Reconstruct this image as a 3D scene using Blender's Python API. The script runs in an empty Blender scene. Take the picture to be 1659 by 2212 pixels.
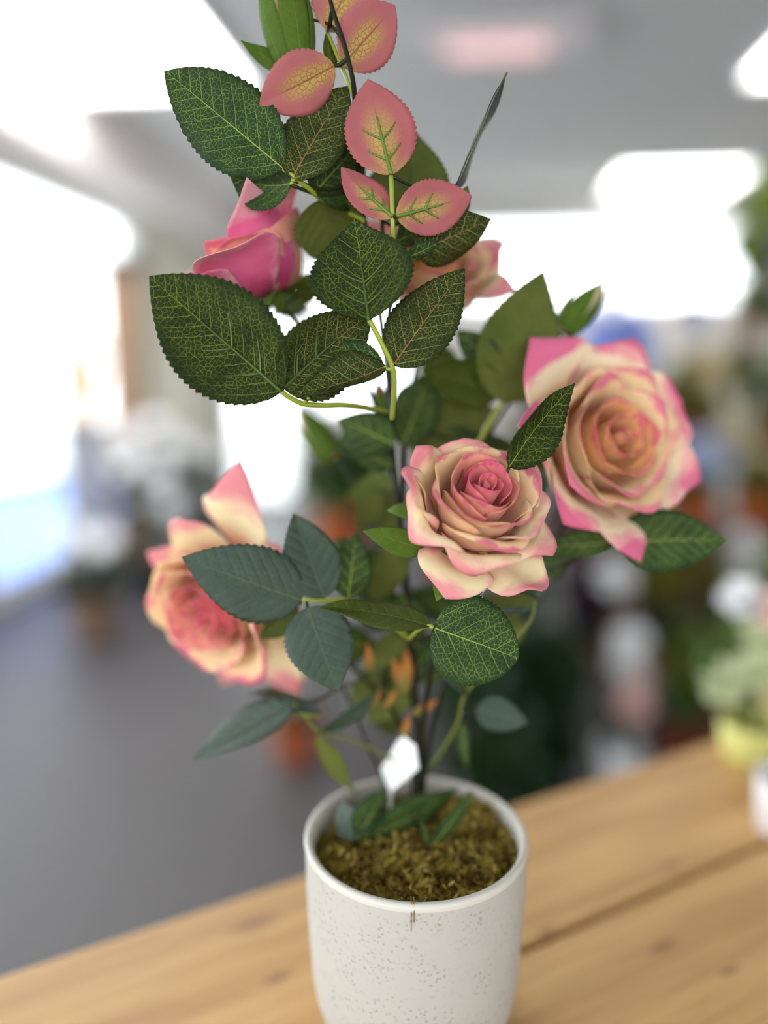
import bpy, math, random
from mathutils import Vector, Matrix, noise as mnoise

random.seed(7)
SC = bpy.context.scene
COL = SC.collection
rad = math.radians

# ------------------------------------------------------------------ camera
FPX, CX, CY = 1661.0, 829.5, 1106.0
PITCH, YAW = rad(10.0), rad(5.9)
TABLE_Z = 0.82
CAM = Vector((0.0, 0.0, TABLE_Z + 0.382))
FH = Vector((-math.sin(YAW), math.cos(YAW), 0))
CR = Vector((math.cos(YAW), math.sin(YAW), 0))
CF = FH * math.cos(PITCH) + Vector((0, 0, -math.sin(PITCH)))
CU = FH * math.sin(PITCH) + Vector((0, 0, math.cos(PITCH)))

cam_data = bpy.data.cameras.new('camera')
cam_data.sensor_fit = 'VERTICAL'
cam_data.sensor_height = 24.0
cam_data.lens = 24.0 * FPX / 2212.0
cam_data.clip_start = 0.02
cam_data.dof.use_dof = True
cam_data.dof.focus_distance = 0.388
cam_data.dof.aperture_fstop = (cam_data.lens / 1000) / 0.0255
cam = bpy.data.objects.new('camera', cam_data)
cam.location = CAM
cam.rotation_euler = (math.pi / 2 - PITCH, 0, YAW)
COL.objects.link(cam)
SC.camera = cam

# ------------------------------------------------------------------ world and exposure
w = bpy.data.worlds.new('overcast_sky')
SC.world = w
w.use_nodes = True
bg = w.node_tree.nodes['Background']
bg.inputs[0].default_value = (0.95, 0.975, 1.0, 1)
bg.inputs[1].default_value = 3.2
SC.view_settings.view_transform = 'Standard'
SC.view_settings.look = 'None'
SC.view_settings.gamma = 1.0
SC.view_settings.use_curve_mapping = False
SC.view_settings.exposure = 1.05
try:
    SC.cycles.use_denoising = True
    SC.cycles.max_bounces = 8
    SC.cycles.transparent_max_bounces = 12
    SC.cycles.caustics_reflective = False
    SC.cycles.caustics_refractive = False
    SC.cycles.sample_clamp_indirect = 6.0
except Exception:
    pass
LAMP = 5.0          # radiance of the ceiling panels


# ------------------------------------------------------------------ pixel helpers
def P(px, py, d):
    return CAM + (CF + CR * ((px - CX) / FPX) - CU * ((py - CY) / FPX)) * d


def on_z(px, py, z):
    r = CF + CR * ((px - CX) / FPX) - CU * ((py - CY) / FPX)
    return CAM + r * ((z - CAM.z) / r.z)


def stand(px, d, z=0.0):
    """point at height z that stands in pixel column px at camera depth d"""
    v = (CAM.z + d * CF.z - z) / (d * CU.z)
    return CAM + (CF + CR * ((px - CX) / FPX) - CU * v) * d


# ------------------------------------------------------------------ node helpers
class NB:
    def __init__(self, name):
        self.m = bpy.data.materials.new(name)
        self.m.use_nodes = True
        self.t = self.m.node_tree
        self.t.nodes.clear()
        self.out = self.t.nodes.new('ShaderNodeOutputMaterial')

    def n(self, typ, props=None, **ins):
        nd = self.t.nodes.new(typ)
        for k, v in (props or {}).items():
            setattr(nd, k, v)
        for k, v in ins.items():
            key = k.replace('_', ' ')
            s = nd.inputs[int(k[1:])] if (k[0] == 'i' and k[1:].isdigit()) else nd.inputs[key]
            self.put(s, v)
        return nd

    def put(self, s, v):
        if hasattr(v, 'is_output'):
            self.t.links.new(v, s)
        else:
            if hasattr(s.default_value, '__len__') and not hasattr(v, '__len__'):
                v = [v] * len(s.default_value)
            if hasattr(s.default_value, '__len__') and len(s.default_value) == 4 and len(v) == 3:
                v = (*v, 1)
            s.default_value = v

    def ma(self, op, a, b=0.0, c=0.0, clamp=False):
        nd = self.t.nodes.new('ShaderNodeMath')
        nd.operation = op
        nd.use_clamp = clamp
        for i, v in enumerate((a, b, c)):
            if i < len(nd.inputs):
                self.put(nd.inputs[i], v)
        return nd.outputs[0]

    def step(self, x, e0, e1):
        nd = self.t.nodes.new('ShaderNodeMapRange')
        nd.interpolation_type = 'SMOOTHSTEP'
        self.put(nd.inputs[0], x)
        nd.inputs[1].default_value, nd.inputs[2].default_value = e0, e1
        nd.inputs[3].default_value, nd.inputs[4].default_value = 0, 1
        return nd.outputs[0]

    def mix(self, f, a, b, blend='MIX'):
        nd = self.t.nodes.new('ShaderNodeMix')
        nd.data_type = 'RGBA'
        nd.blend_type = blend
        self.put(nd.inputs[0], f)
        self.put(nd.inputs[6], a)
        self.put(nd.inputs[7], b)
        return nd.outputs[2]

    def uv(self, name):
        nd = self.t.nodes.new('ShaderNodeUVMap')
        nd.uv_map = name
        sp = self.t.nodes.new('ShaderNodeSeparateXYZ')
        self.t.links.new(nd.outputs[0], sp.inputs[0])
        return nd.outputs[0], sp.outputs[0], sp.outputs[1]

    def noise(self, vec, scale, detail=3, rough=0.5, dim='3D'):
        nd = self.n('ShaderNodeTexNoise', {'noise_dimensions': dim}, Scale=scale, Detail=detail, Roughness=rough)
        if vec is not None:
            self.t.links.new(vec, nd.inputs['Vector'])
        return nd

    def finish(self, color, rough=0.5, spec=0.4, bump=None, bump_s=0.3, bump_d=0.001, transl=0.0, tcol=None,
               sheen=0.0, coat=0.0, metallic=0.0):
        b = self.t.nodes.new('ShaderNodeBsdfPrincipled')
        self.put(b.inputs['Base Color'], color)
        self.put(b.inputs['Roughness'], rough)
        self.put(b.inputs['Specular IOR Level'], spec)
        b.inputs['Metallic'].default_value = metallic
        if sheen:
            b.inputs['Sheen Weight'].default_value = sheen
        if coat:
            b.inputs['Coat Weight'].default_value = coat
        nrm = None
        if bump is not None:
            bn = self.n('ShaderNodeBump', None, Strength=bump_s, Distance=bump_d, Height=bump)
            nrm = bn.outputs[0]
            self.t.links.new(nrm, b.inputs['Normal'])
        sh = b.outputs[0]
        if transl:
            tr = self.n('ShaderNodeBsdfTranslucent')
            self.put(tr.inputs[0], tcol if tcol is not None else color)
            if nrm is not None:
                self.t.links.new(nrm, tr.inputs[1])
            mx = self.n('ShaderNodeMixShader', None, i0=transl)
            self.t.links.new(sh, mx.inputs[1])
            self.t.links.new(tr.outputs[0], mx.inputs[2])
            sh = mx.outputs[0]
        self.t.links.new(sh, self.out.inputs[0])
        return self.m


def srgb(r, g, b):
    f = lambda c: (c / 255 / 12.92) if c / 255 <= 0.04045 else ((c / 255 + 0.055) / 1.055) ** 2.4
    return (f(r), f(g), f(b))


def plain(name, rgb, rough=0.6, spec=0.3, var=0.12, scale=20, bump=0.0, metallic=0.0, transl=0.0):
    b = NB(name)
    tc = b.n('ShaderNodeTexCoord')
    nz = b.noise(tc.outputs['Object'], scale, 4)
    col = b.mix(b.ma('MULTIPLY', nz.outputs[0], var * 2), rgb, tuple(c * 0.6 for c in rgb))
    return b.finish(col, rough, spec, nz.outputs[0] if bump else None, bump, 0.003, metallic=metallic, transl=transl)


def emitter(name, rgb, strength):
    b = NB(name)
    e = b.n('ShaderNodeEmission', None, Color=rgb, Strength=strength)
    b.t.links.new(e.outputs[0], b.out.inputs[0])
    return b.m


# ------------------------------------------------------------------ object helpers
def mesh_obj(name, verts, faces, mats, parent=None, smooth=True, mat_idx=None, uvs=None):
    me = bpy.data.meshes.new(name)
    me.from_pydata([tuple(v) for v in verts], [], faces)
    for m in (mats if isinstance(mats, (list, tuple)) else [mats]):
        me.materials.append(m)
    if mat_idx:
        me.polygons.foreach_set('material_index', mat_idx)
    if smooth:
        me.polygons.foreach_set('use_smooth', [True] * len(me.polygons))
    for uname, data in (uvs or {}).items():
        lay = me.uv_layers.new(name=uname)
        flat = []
        for lp in me.loops:
            flat.extend(data[lp.vertex_index])
        lay.data.foreach_set('uv', flat)
    me.update()
    o = bpy.data.objects.new(name, me)
    COL.objects.link(o)
    if parent:
        o.parent = parent
    return o


def thing(name, label, cat, loc=(0, 0, 0), rz=0.0, group=None):
    o = bpy.data.objects.new(name, None)
    o.empty_display_size = 0.05
    o.location = loc
    o.rotation_euler = (0, 0, rz)
    COL.objects.link(o)
    o['label'] = label
    o['category'] = cat
    if group:
        o['group'] = group
    return o


def tag(o, label, cat, group=None):
    o['label'] = label
    o['category'] = cat
    if group:
        o['group'] = group
    return o


def box_geo(boxes):
    V, F = [], []
    for (x0, x1, y0, y1, z0, z1) in boxes:
        k = len(V)
        V += [(x0, y0, z0), (x1, y0, z0), (x1, y1, z0), (x0, y1, z0), (x0, y0, z1), (x1, y0, z1), (x1, y1, z1), (x0, y1, z1)]
        F += [(k, k + 3, k + 2, k + 1), (k + 4, k + 5, k + 6, k + 7), (k, k + 1, k + 5, k + 4), (k + 1, k + 2, k + 6, k + 5),
              (k + 2, k + 3, k + 7, k + 6), (k + 3, k, k + 4, k + 7)]
    return V, F


def boxes(name, bl, mat, parent=None, bevel=0.0):
    V, F = box_geo(bl)
    o = mesh_obj(name, V, F, mat, parent, smooth=False)
    if bevel:
        md = o.modifiers.new('bevel', 'BEVEL')
        md.width = bevel
        md.segments = 2
    return o


def struct(o):
    o['kind'] = 'structure'
    return o


def lathe_geo(prof, seg=48, close_top=False):
    V, F = [], []
    for (r, z) in prof:
        for i in range(seg):
            a = 2 * math.pi * i / seg
            V.append((r * math.cos(a), r * math.sin(a), z))
    for j in range(len(prof) - 1):
        for i in range(seg):
            i2 = (i + 1) % seg
            F.append((j * seg + i, j * seg + i2, (j + 1) * seg + i2, (j + 1) * seg + i))
    return V, F


def tube_geo(pts, radii, seg=8, caps=True):
    pts = [Vector(p) for p in pts]
    V, F = [], []
    T0 = (pts[1] - pts[0]).normalized()
    ref = Vector((0, 0, 1)) if abs(T0.z) < 0.9 else Vector((1, 0, 0))
    nrm = T0.cross(ref).normalized()
    for i, p in enumerate(pts):
        t = (pts[min(i + 1, len(pts) - 1)] - pts[max(i - 1, 0)]).normalized()
        nrm = (nrm - t * nrm.dot(t)).normalized()
        bn = t.cross(nrm)
        r = radii[i] if hasattr(radii, '__len__') else radii
        for k in range(seg):
            a = 2 * math.pi * k / seg
            V.append(p + nrm * (r * math.cos(a)) + bn * (r * math.sin(a)))
    for i in range(len(pts) - 1):
        for k in range(seg):
            k2 = (k + 1) % seg
            F.append((i * seg + k, i * seg + k2, (i + 1) * seg + k2, (i + 1) * seg + k))
    if caps:
        F.append(tuple(reversed(range(seg))))
        F.append(tuple(range((len(pts) - 1) * seg, len(pts) * seg)))
    return V, F


def smooth_path(pts, n=6):
    pts = [Vector(p) for p in pts]
    q = [pts[0] * 2 - pts[1]] + pts + [pts[-1] * 2 - pts[-2]]
    out = []
    for i in range(1, len(q) - 2):
        for k in range(n):
            t = k / n
            a, b, c, d = q[i - 1], q[i], q[i + 1], q[i + 2]
            out.append(0.5 * ((2 * b) + (c - a) * t + (2 * a - 5 * b + 4 * c - d) * t * t + (3 * b - a - 3 * c + d) * t ** 3))
    out.append(pts[-1])
    return out


def tube(name, pts, r0, r1, mat, parent=None, n=6, seg=8):
    sp = smooth_path(pts, n)
    m = len(sp) - 1
    V, F = tube_geo(sp, [r0 + (r1 - r0) * i / m for i in range(m + 1)], seg)
    return mesh_obj(name, V, F, mat, parent)


def sheet(name, G, uvA, uvB, thick, mats, parent=None, frame=None):
    """two-sided thin sheet from a grid of points G[i][j]; mats = (front, back)"""
    nu, nv = len(G), len(G[0])
    N = []
    for i in range(nu):
        row = []
        for j in range(nv):
            a = G[min(i + 1, nu - 1)][j] - G[max(i - 1, 0)][j]
            b = G[i][min(j + 1, nv - 1)] - G[i][max(j - 1, 0)]
            c = b.cross(a)
            if c.length < 1e-12:
                c = N[-1][j] if N else Vector((0, 0, 1))
            row.append(c.normalized())
        N.append(row)
    V, A, B = [], [], []
    for sgn in (0.5, -0.5):
        for i in range(nu):
            for j in range(nv):
                V.append(G[i][j] + N[i][j] * (thick * sgn))
                A.append(uvA[i][j])
                B.append(uvB[i][j])
    F, MI = [], []
    o = nu * nv
    for i in range(nu - 1):
        for j in range(nv - 1):
            a, b, c, d = i * nv + j, i * nv + j + 1, (i + 1) * nv + j + 1, (i + 1) * nv + j
            F.append((a, b, c, d)); MI.append(0)
            F.append((o + a, o + d, o + c, o + b)); MI.append(1)
    ring = [j for j in range(nv)] + [i * nv + nv - 1 for i in range(1, nu)] + \
           [(nu - 1) * nv + j for j in range(nv - 2, -1, -1)] + [i * nv for i in range(nu - 2, 0, -1)]
    for k in range(len(ring)):
        a, b = ring[k], ring[(k + 1) % len(ring)]
        F.append((a, o + a, o + b, b)); MI.append(0)
    return mesh_obj(name, V, F, mats, parent, True, MI, {'leafuv': A, 'flatuv': B})


# ------------------------------------------------------------------ materials
def leaf_mat(name, base, dark, vein, rib, vs=1.0, rough=0.42, spec=0.45, transl=0.12, cell=3.0, tcol=None, sp=0.72, mir=0.0):
    base, dark = tuple(c * 0.78 for c in base), tuple(c * 0.78 for c in dark)
    vein, rib = tuple(c * 0.86 for c in vein), tuple(c * 0.86 for c in rib)
    b = NB(name)
    _, u, v = b.uv('leafuv')
    fv, x, y = b.uv('flatuv')
    oi = b.n('ShaderNodeObjectInfo')
    off = b.ma('MULTIPLY', oi.outputs['Random'], 40.0)
    cmb = b.n('ShaderNodeCombineXYZ', None, X=b.ma('ADD', x, off), Y=y)
    dn = b.noise(cmb.outputs[0], 2.2, 3)
    ax = b.ma('ABSOLUTE', x)
    sgn = b.ma('GREATER_THAN', x, 0.0)
    wob = b.ma('MULTIPLY', b.ma('SUBTRACT', dn.outputs[0], 0.5), 0.16)
    q = b.ma('SUBTRACT', b.ma('SUBTRACT', y, b.ma('MULTIPLY', ax, 0.80)), b.ma('MULTIPLY', b.ma('MULTIPLY', ax, ax), 0.10))
    q = b.ma('ADD', b.ma('ADD', q, b.ma('MULTIPLY', sgn, sp * 0.45)), wob)
    fr = b.ma('FRACT', b.ma('DIVIDE', q, sp))
    dist = b.ma('MULTIPLY', b.ma('ABSOLUTE', b.ma('SUBTRACT', fr, 0.5)), sp)
    side = b.ma('SUBTRACT', 1.0, b.step(b.ma('MULTIPLY', dist, b.ma('ADD', b.ma('MULTIPLY', ax, 0.6), 0.8)), 0.008, 0.030))
    ridge = b.ma('SUBTRACT', 1.0, b.step(dist, 0.0, 0.25))
    mid = b.ma('SUBTRACT', 1.0, b.step(b.ma('DIVIDE', ax, b.ma('SUBTRACT', 1.15, u)), 0.014, 0.038))
    # reticulation
    dv = b.n('ShaderNodeVectorMath', {'operation': 'MULTIPLY_ADD'})
    b.put(dv.inputs[0], dn.outputs[1]); b.put(dv.inputs[1], (0.10, 0.10, 0)); b.put(dv.inputs[2], cmb.outputs[0])
    vo = b.n('ShaderNodeTexVoronoi', {'feature': 'DISTANCE_TO_EDGE', 'voronoi_dimensions': '2D'}, Scale=cell, Randomness=0.9)
    b.t.links.new(dv.outputs[0], vo.inputs['Vector'])
    vo2 = b.n('ShaderNodeTexVoronoi', {'feature': 'DISTANCE_TO_EDGE', 'voronoi_dimensions': '2D'}, Scale=cell * 2.3, Randomness=1.0)
    b.t.links.new(dv.outputs[0], vo2.inputs['Vector'])
    net = b.ma('SUBTRACT', 1.0, b.step(vo.outputs[0], 0.015, 0.070))
    net2 = b.ma('MULTIPLY', b.ma('SUBTRACT', 1.0, b.step(vo2.outputs[0], 0.02, 0.08)), 0.35)
    gr = b.noise(cmb.outputs[0], 9.0, 2)
    patch = b.noise(cmb.outputs[0], 0.9, 2)
    brk = b.ma('MULTIPLY', b.step(gr.outputs[0], 0.30, 0.55), b.step(patch.outputs[0], 0.25, 0.6))
    netm = b.ma('MULTIPLY', b.ma('MAXIMUM', net, net2), b.ma('ADD', b.ma('MULTIPLY', brk, 0.6), 0.2))
    vmask = b.ma('MULTIPLY', b.ma('MAXIMUM', netm, b.ma('MULTIPLY', side, 0.85)), vs, clamp=True)
    ef = b.ma('MULTIPLY', b.ma('ABSOLUTE', b.ma('SUBTRACT', v, 0.5)), 2.0)
    vmask = b.ma('MULTIPLY', vmask, b.ma('SUBTRACT', 1.0, b.ma('MULTIPLY', b.step(ef, 0.72, 0.98), 0.75)))
    g = b.mix(patch.outputs[0], dark, base)
    col = b.mix(vmask, g, vein)
    col = b.mix(b.ma('MULTIPLY', mid, min(1.0, vs + 0.1)), col, rib)
    wv = weave(b, fv, 26.0)
    h = b.ma('ADD', b.ma('MULTIPLY', b.ma('ADD', ridge, b.ma('MULTIPLY', net, 0.5)), -0.5), b.ma('MULTIPLY', wv, 0.10))
    return b.finish(col, rough, spec, h, 0.55, 0.0012, transl, tcol)


def weave(b, fv, scale):
    """fine woven-cloth relief on flat coordinates (cm)"""
    s = b.n('ShaderNodeSeparateXYZ')
    b.t.links.new(fv, s.inputs[0])
    a = b.ma('SINE', b.ma('MULTIPLY', s.outputs[0], scale * 6.28))
    c = b.ma('SINE', b.ma('MULTIPLY', s.outputs[1], scale * 6.28))
    return b.ma('MULTIPLY', a, c)


def pink_leaf_mat(name, pink, rose, yellow, vein):
    b = NB(name)
    _, u, v = b.uv('leafuv')
    fv, x, y = b.uv('flatuv')
    oi = b.n('ShaderNodeObjectInfo')
    cmb = b.n('ShaderNodeCombineXYZ', None, X=b.ma('ADD', x, b.ma('MULTIPLY', oi.outputs['Random'], 40.0)), Y=y)
    nz = b.noise(cmb.outputs[0], 1.6, 3)
    gr = b.noise(cmb.outputs[0], 14.0, 2)
    vo = b.n('ShaderNodeTexVoronoi', {'feature': 'DISTANCE_TO_EDGE', 'voronoi_dimensions': '2D'}, Scale=4.2, Randomness=0.9)
    b.t.links.new(cmb.outputs[0], vo.inputs['Vector'])
    net = b.ma('SUBTRACT', 1.0, b.step(vo.outputs[0], 0.02, 0.12))
    ax = b.ma('ABSOLUTE', x)
    ef = b.ma('MULTIPLY', b.ma('ABSOLUTE', b.ma('SUBTRACT', v, 0.5)), 2.0)
    cen = b.ma('MULTIPLY', b.ma('SUBTRACT', 1.0, b.step(b.ma('ADD', ef, b.ma('MULTIPLY', b.ma('SUBTRACT', gr.outputs[0], 0.5), 0.5)), 0.15, 0.62)),
               b.ma('SUBTRACT', 1.0, b.step(u, 0.45, 0.82)))
    basep = b.ma('SUBTRACT', 1.0, b.step(u, 0.0, 0.22))
    cen = b.ma('MAXIMUM', cen, b.ma('MULTIPLY', basep, 0.7))
    base = b.mix(nz.outputs[0], pink, rose)
    col = b.mix(b.ma('MULTIPLY', cen, 0.85), base, yellow)
    col = b.mix(b.ma('MULTIPLY', b.ma('MULTIPLY', net, cen), 0.8), col, vein)
    mid = b.ma('MULTIPLY', b.ma('SUBTRACT', 1.0, b.step(ax, 0.02, 0.06)), b.ma('SUBTRACT', 1.0, b.step(u, 0.6, 0.85)))
    col = b.mix(b.ma('MULTIPLY', mid, 0.8), col, vein)
    wv = weave(b, fv, 20.0)
    col = b.mix(b.ma('MULTIPLY', b.ma('ADD', wv, 1.0), 0.10), col, tuple(min(1, c * 1.9) for c in pink))
    return b.finish(col, 0.55, 0.35, wv, 0.25, 0.0006, 0.22)


def petal_mat(name, body, inner, edge, ew=0.16, es=1.0, basec=None, bs=0.0, transl=0.3, side=0.6):
    """dyed cloth petal: inner colour near the base, body colour, dyed margin"""
    b = NB(name)
    _, u, v = b.uv('leafuv')
    fv, x, y = b.uv('flatuv')
    oi = b.n('ShaderNodeObjectInfo')
    cmb = b.n('ShaderNodeCombineXYZ', None, X=b.ma('ADD', x, b.ma('MULTIPLY', oi.outputs['Random'], 50.0)), Y=y)
    nz = b.noise(cmb.outputs[0], 1.1, 3)
    nn = b.ma('MULTIPLY', b.ma('SUBTRACT', nz.outputs[0], 0.5), 0.45)
    s = b.ma('MULTIPLY', b.ma('ABSOLUTE', b.ma('SUBTRACT', v, 0.5)), 2.0)
    ed = b.ma('MAXIMUM', u, b.ma('ADD', b.ma('MULTIPLY', s, side), 0.4 - 0.0))
    em = b.step(b.ma('ADD', ed, nn), 1.0 - ew, 1.0 + ew * 0.3)
    col = b.mix(b.step(b.ma('ADD', u, nn), 0.15, 0.72), inner, body)
    if basec is not None:
        col = b.mix(b.ma('MULTIPLY', b.ma('SUBTRACT', 1.0, b.step(b.ma('ADD', u, nn), 0.1, 0.5)), bs), col, basec)
    col = b.mix(b.ma('MULTIPLY', em, es), col, edge)
    wv = weave(b, fv, 22.0)
    col = b.mix(b.ma('MULTIPLY', b.ma('ADD', wv, 1.0), 0.035), col, (1, 1, 1))
    return b.finish(col, 0.75, 0.2, wv, 0.22, 0.0005, transl, sheen=0.15)


M = {}
GV = srgb(176, 190, 96)
M['leaf_a'] = leaf_mat('leaf_cloth_green', srgb(46, 84, 28), srgb(20, 50, 22), srgb(160, 186, 96), srgb(190, 204, 96), 0.95, spec=0.3, cell=4.4)
M['leaf_b'] = leaf_mat('leaf_cloth_olive', srgb(58, 70, 22), srgb(30, 46, 14), srgb(172, 172, 94), srgb(178, 128, 84), 0.95, spec=0.2, rough=0.55, cell=4.4)
M['leaf_c'] = leaf_mat('leaf_cloth_deep', srgb(42, 66, 16), srgb(20, 38, 10), srgb(156, 170, 66), srgb(176, 180, 70), 0.85, spec=0.2, rough=0.5, cell=4.0)
M['leaf_sky'] = leaf_mat('leaf_cloth_sky_tint', srgb(52, 86, 62), srgb(30, 62, 50), srgb(86, 116, 86), srgb(130, 124, 76), 0.45, spec=0.9, rough=0.36)  # blue-green tint paints the sky's reflection into the leaf colour
M['leaf_back'] = leaf_mat('leaf_cloth_underside', srgb(146, 156, 74), srgb(112, 126, 58), srgb(166, 172, 96), srgb(160, 140, 94), 0.45, spec=0.25, rough=0.65, transl=0.4)
M['leaf_lime'] = leaf_mat('leaf_cloth_lime', srgb(92, 106, 26), srgb(66, 84, 20), srgb(130, 138, 48), srgb(160, 150, 60), 0.5, spec=0.3, rough=0.6, transl=0.25)
M['leaf_c2'] = M['leaf_d'] = M['leaf_bright'] = M['leaf_a']
M['leaf_e'] = M['leaf_f'] = M['leaf_c']
M['leaf_silver'] = M['leaf_sky']
M['pink_f'] = pink_leaf_mat('young_leaf_pink', srgb(188, 112, 106), srgb(186, 104, 116), srgb(198, 182, 84), srgb(140, 68, 44))
M['pink_b'] = pink_leaf_mat('young_leaf_pink_underside', srgb(182, 102, 98), srgb(170, 92, 104), srgb(192, 180, 90), srgb(170, 82, 76))
M['rib'] = plain('green_plastic_rib', srgb(96, 128, 44), 0.35, 0.5, 0.1, 200)
M['rib_dark'] = plain('dark_plastic_rib', srgb(66, 88, 30), 0.35, 0.5, 0.1, 200)
M['stalk'] = plain('yellow_green_plastic', srgb(150, 164, 52), 0.32, 0.5, 0.12, 120)
M['stalk_dark'] = plain('dark_green_plastic', srgb(38, 46, 16), 0.45, 0.3, 0.2, 150)
M['stalk_olive'] = plain('olive_plastic', srgb(108, 116, 44), 0.4, 0.4, 0.12, 120)
M['stem'] = plain('brown_green_stem', srgb(30, 30, 10), 0.5, 0.2, 0.25, 120, 0.2)
M['sepal'] = leaf_mat('sepal_cloth', srgb(112, 142, 44), srgb(84, 116, 34), srgb(132, 158, 66), srgb(130, 160, 70), 0.25, spec=0.25, rough=0.65, transl=0.2)

CREAM, PINK, MAG = srgb(252, 226, 176), srgb(240, 126, 140), srgb(226, 72, 134)
PEACH, SALMON, ORANGE = srgb(250, 186, 138), srgb(244, 128, 118), srgb(248, 176, 104)
M['p_core'] = petal_mat('petal_core', srgb(250, 142, 146), srgb(248, 160, 142), srgb(224, 74, 120), 0.14, 0.9)
M['p_in'] = petal_mat('petal_inner', srgb(253, 178, 150), srgb(251, 164, 136), srgb(230, 92, 134), 0.11, 0.85)
M['p_mid'] = petal_mat('petal_middle', srgb(255, 226, 176), srgb(254, 188, 152), srgb(232, 96, 142), 0.07, 0.9)
M['p_midb'] = petal_mat('petal_middle_back', srgb(255, 212, 164), srgb(251, 168, 142), srgb(232, 100, 142), 0.08, 0.9, srgb(216, 84, 118), 0.75)
M['p_out'] = petal_mat('petal_outer', srgb(255, 243, 200), srgb(254, 218, 172), srgb(240, 132, 156), 0.20, 0.85)
M['p_outb'] = petal_mat('petal_outer_back', srgb(254, 226, 190), srgb(242, 146, 154), srgb(238, 130, 154), 0.20, 0.85, srgb(208, 64, 110), 0.9)
M['r_in'] = petal_mat('petal_apricot_inner', srgb(255, 198, 130), srgb(250, 168, 100), srgb(236, 96, 134), 0.12, 0.85)
M['r_mid'] = petal_mat('petal_apricot', srgb(255, 226, 176), srgb(253, 188, 126), srgb(240, 104, 154), 0.11, 0.85)
M['r_out'] = petal_mat('petal_apricot_outer', srgb(255, 238, 204), srgb(253, 210, 170), srgb(242, 108, 160), 0.15, 0.95)
M['m_out'] = petal_mat('petal_magenta_back', srgb(234, 104, 156), srgb(216, 62, 128), srgb(246, 190, 200), 0.16, 0.85, srgb(196, 36, 104), 0.6)
M['m_in'] = petal_mat('petal_rose_pink', srgb(240, 160, 168), srgb(226, 100, 140), srgb(246, 196, 196), 0.2, 0.7)

# ------------------------------------------------------------------ the room
XL, XR, YB, YF, ZC = -2.40, 3.60, 7.0, -3.2, 2.70
M['wall'] = plain('painted_plaster', srgb(214, 210, 204), 0.85, 0.1, 0.06, 3)
M['pillar'] = plain('pillar_paint', srgb(196, 192, 176), 0.85, 0.1, 0.06, 3)
M['ceil'] = plain('ceiling_paint', srgb(222, 221, 219), 0.9, 0.1, 0.05, 2)
M['soffit'] = plain('soffit_paint', srgb(232, 224, 222), 0.9, 0.1, 0.05, 2)
M['frame'] = plain('white_window_frame', srgb(226, 228, 230), 0.5, 0.3, 0.05, 8)
b = NB('dark_grey_floor')
tc = b.n('ShaderNodeTexCoord')
n1 = b.noise(tc.outputs['Object'], 1.6, 4)
n2 = b.noise(tc.outputs['Object'], 60, 3)
M['floor'] = b.finish(b.mix(n1.outputs[0], srgb(60, 57, 59), srgb(80, 76, 77)), b.ma('ADD', b.ma('MULTIPLY', n1.outputs[0], 0.2), 0.42), 0.35, n2.outputs[0], 0.1, 0.002)
b = NB('window_glass')
tr = b.n('ShaderNodeBsdfTransparent', None, Color=(0.97, 0.99, 0.99))
gl = b.n('ShaderNodeBsdfGlossy', None, Roughness=0.02)
mx = b.n('ShaderNodeMixShader')
mx.inputs[0].default_value = 0.05; b.t.links.new(tr.outputs[0], mx.inputs[1]); b.t.links.new(gl.outputs[0], mx.inputs[2])
b.t.links.new(mx.outputs[0], b.out.inputs[0])
M['glass'] = b.m
b = NB('pale_blue_window_film')
tr = b.n('ShaderNodeBsdfTranslucent', None, Color=srgb(196, 212, 250))
df = b.n('ShaderNodeBsdfDiffuse', None, Color=srgb(214, 226, 252))
mx = b.n('ShaderNodeMixShader', None, i0=0.2)
b.t.links.new(tr.outputs[0], mx.inputs[1]); b.t.links.new(df.outputs[0], mx.inputs[2]); b.t.links.new(mx.outputs[0], b.out.inputs[0])
M['film'] = b.m

struct(boxes('floor', [(XL - .2, XR + .2, YF - .2, YB + .2, -0.1, 0.0)], M['floor']))
struct(boxes('ceiling', [(XL - .2, XR + .2, YF - .2, YB + .2, ZC, ZC + 0.12)], M['ceil']))
struct(boxes('exterior_ground', [(-14, XL - .2, -12, 20, -0.25, -0.12), (XR + .2, 14, -12, 20, -0.25, -0.12),
                                 (XL - .2, XR + .2, YB + .2, 20, -0.25, -0.12), (XL - .2, XR + .2, -12, YF - .2, -0.25, -0.12)],
             plain('pavement', srgb(190, 190, 190), 0.9, 0.1)))
WIN_N = [0]


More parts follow.
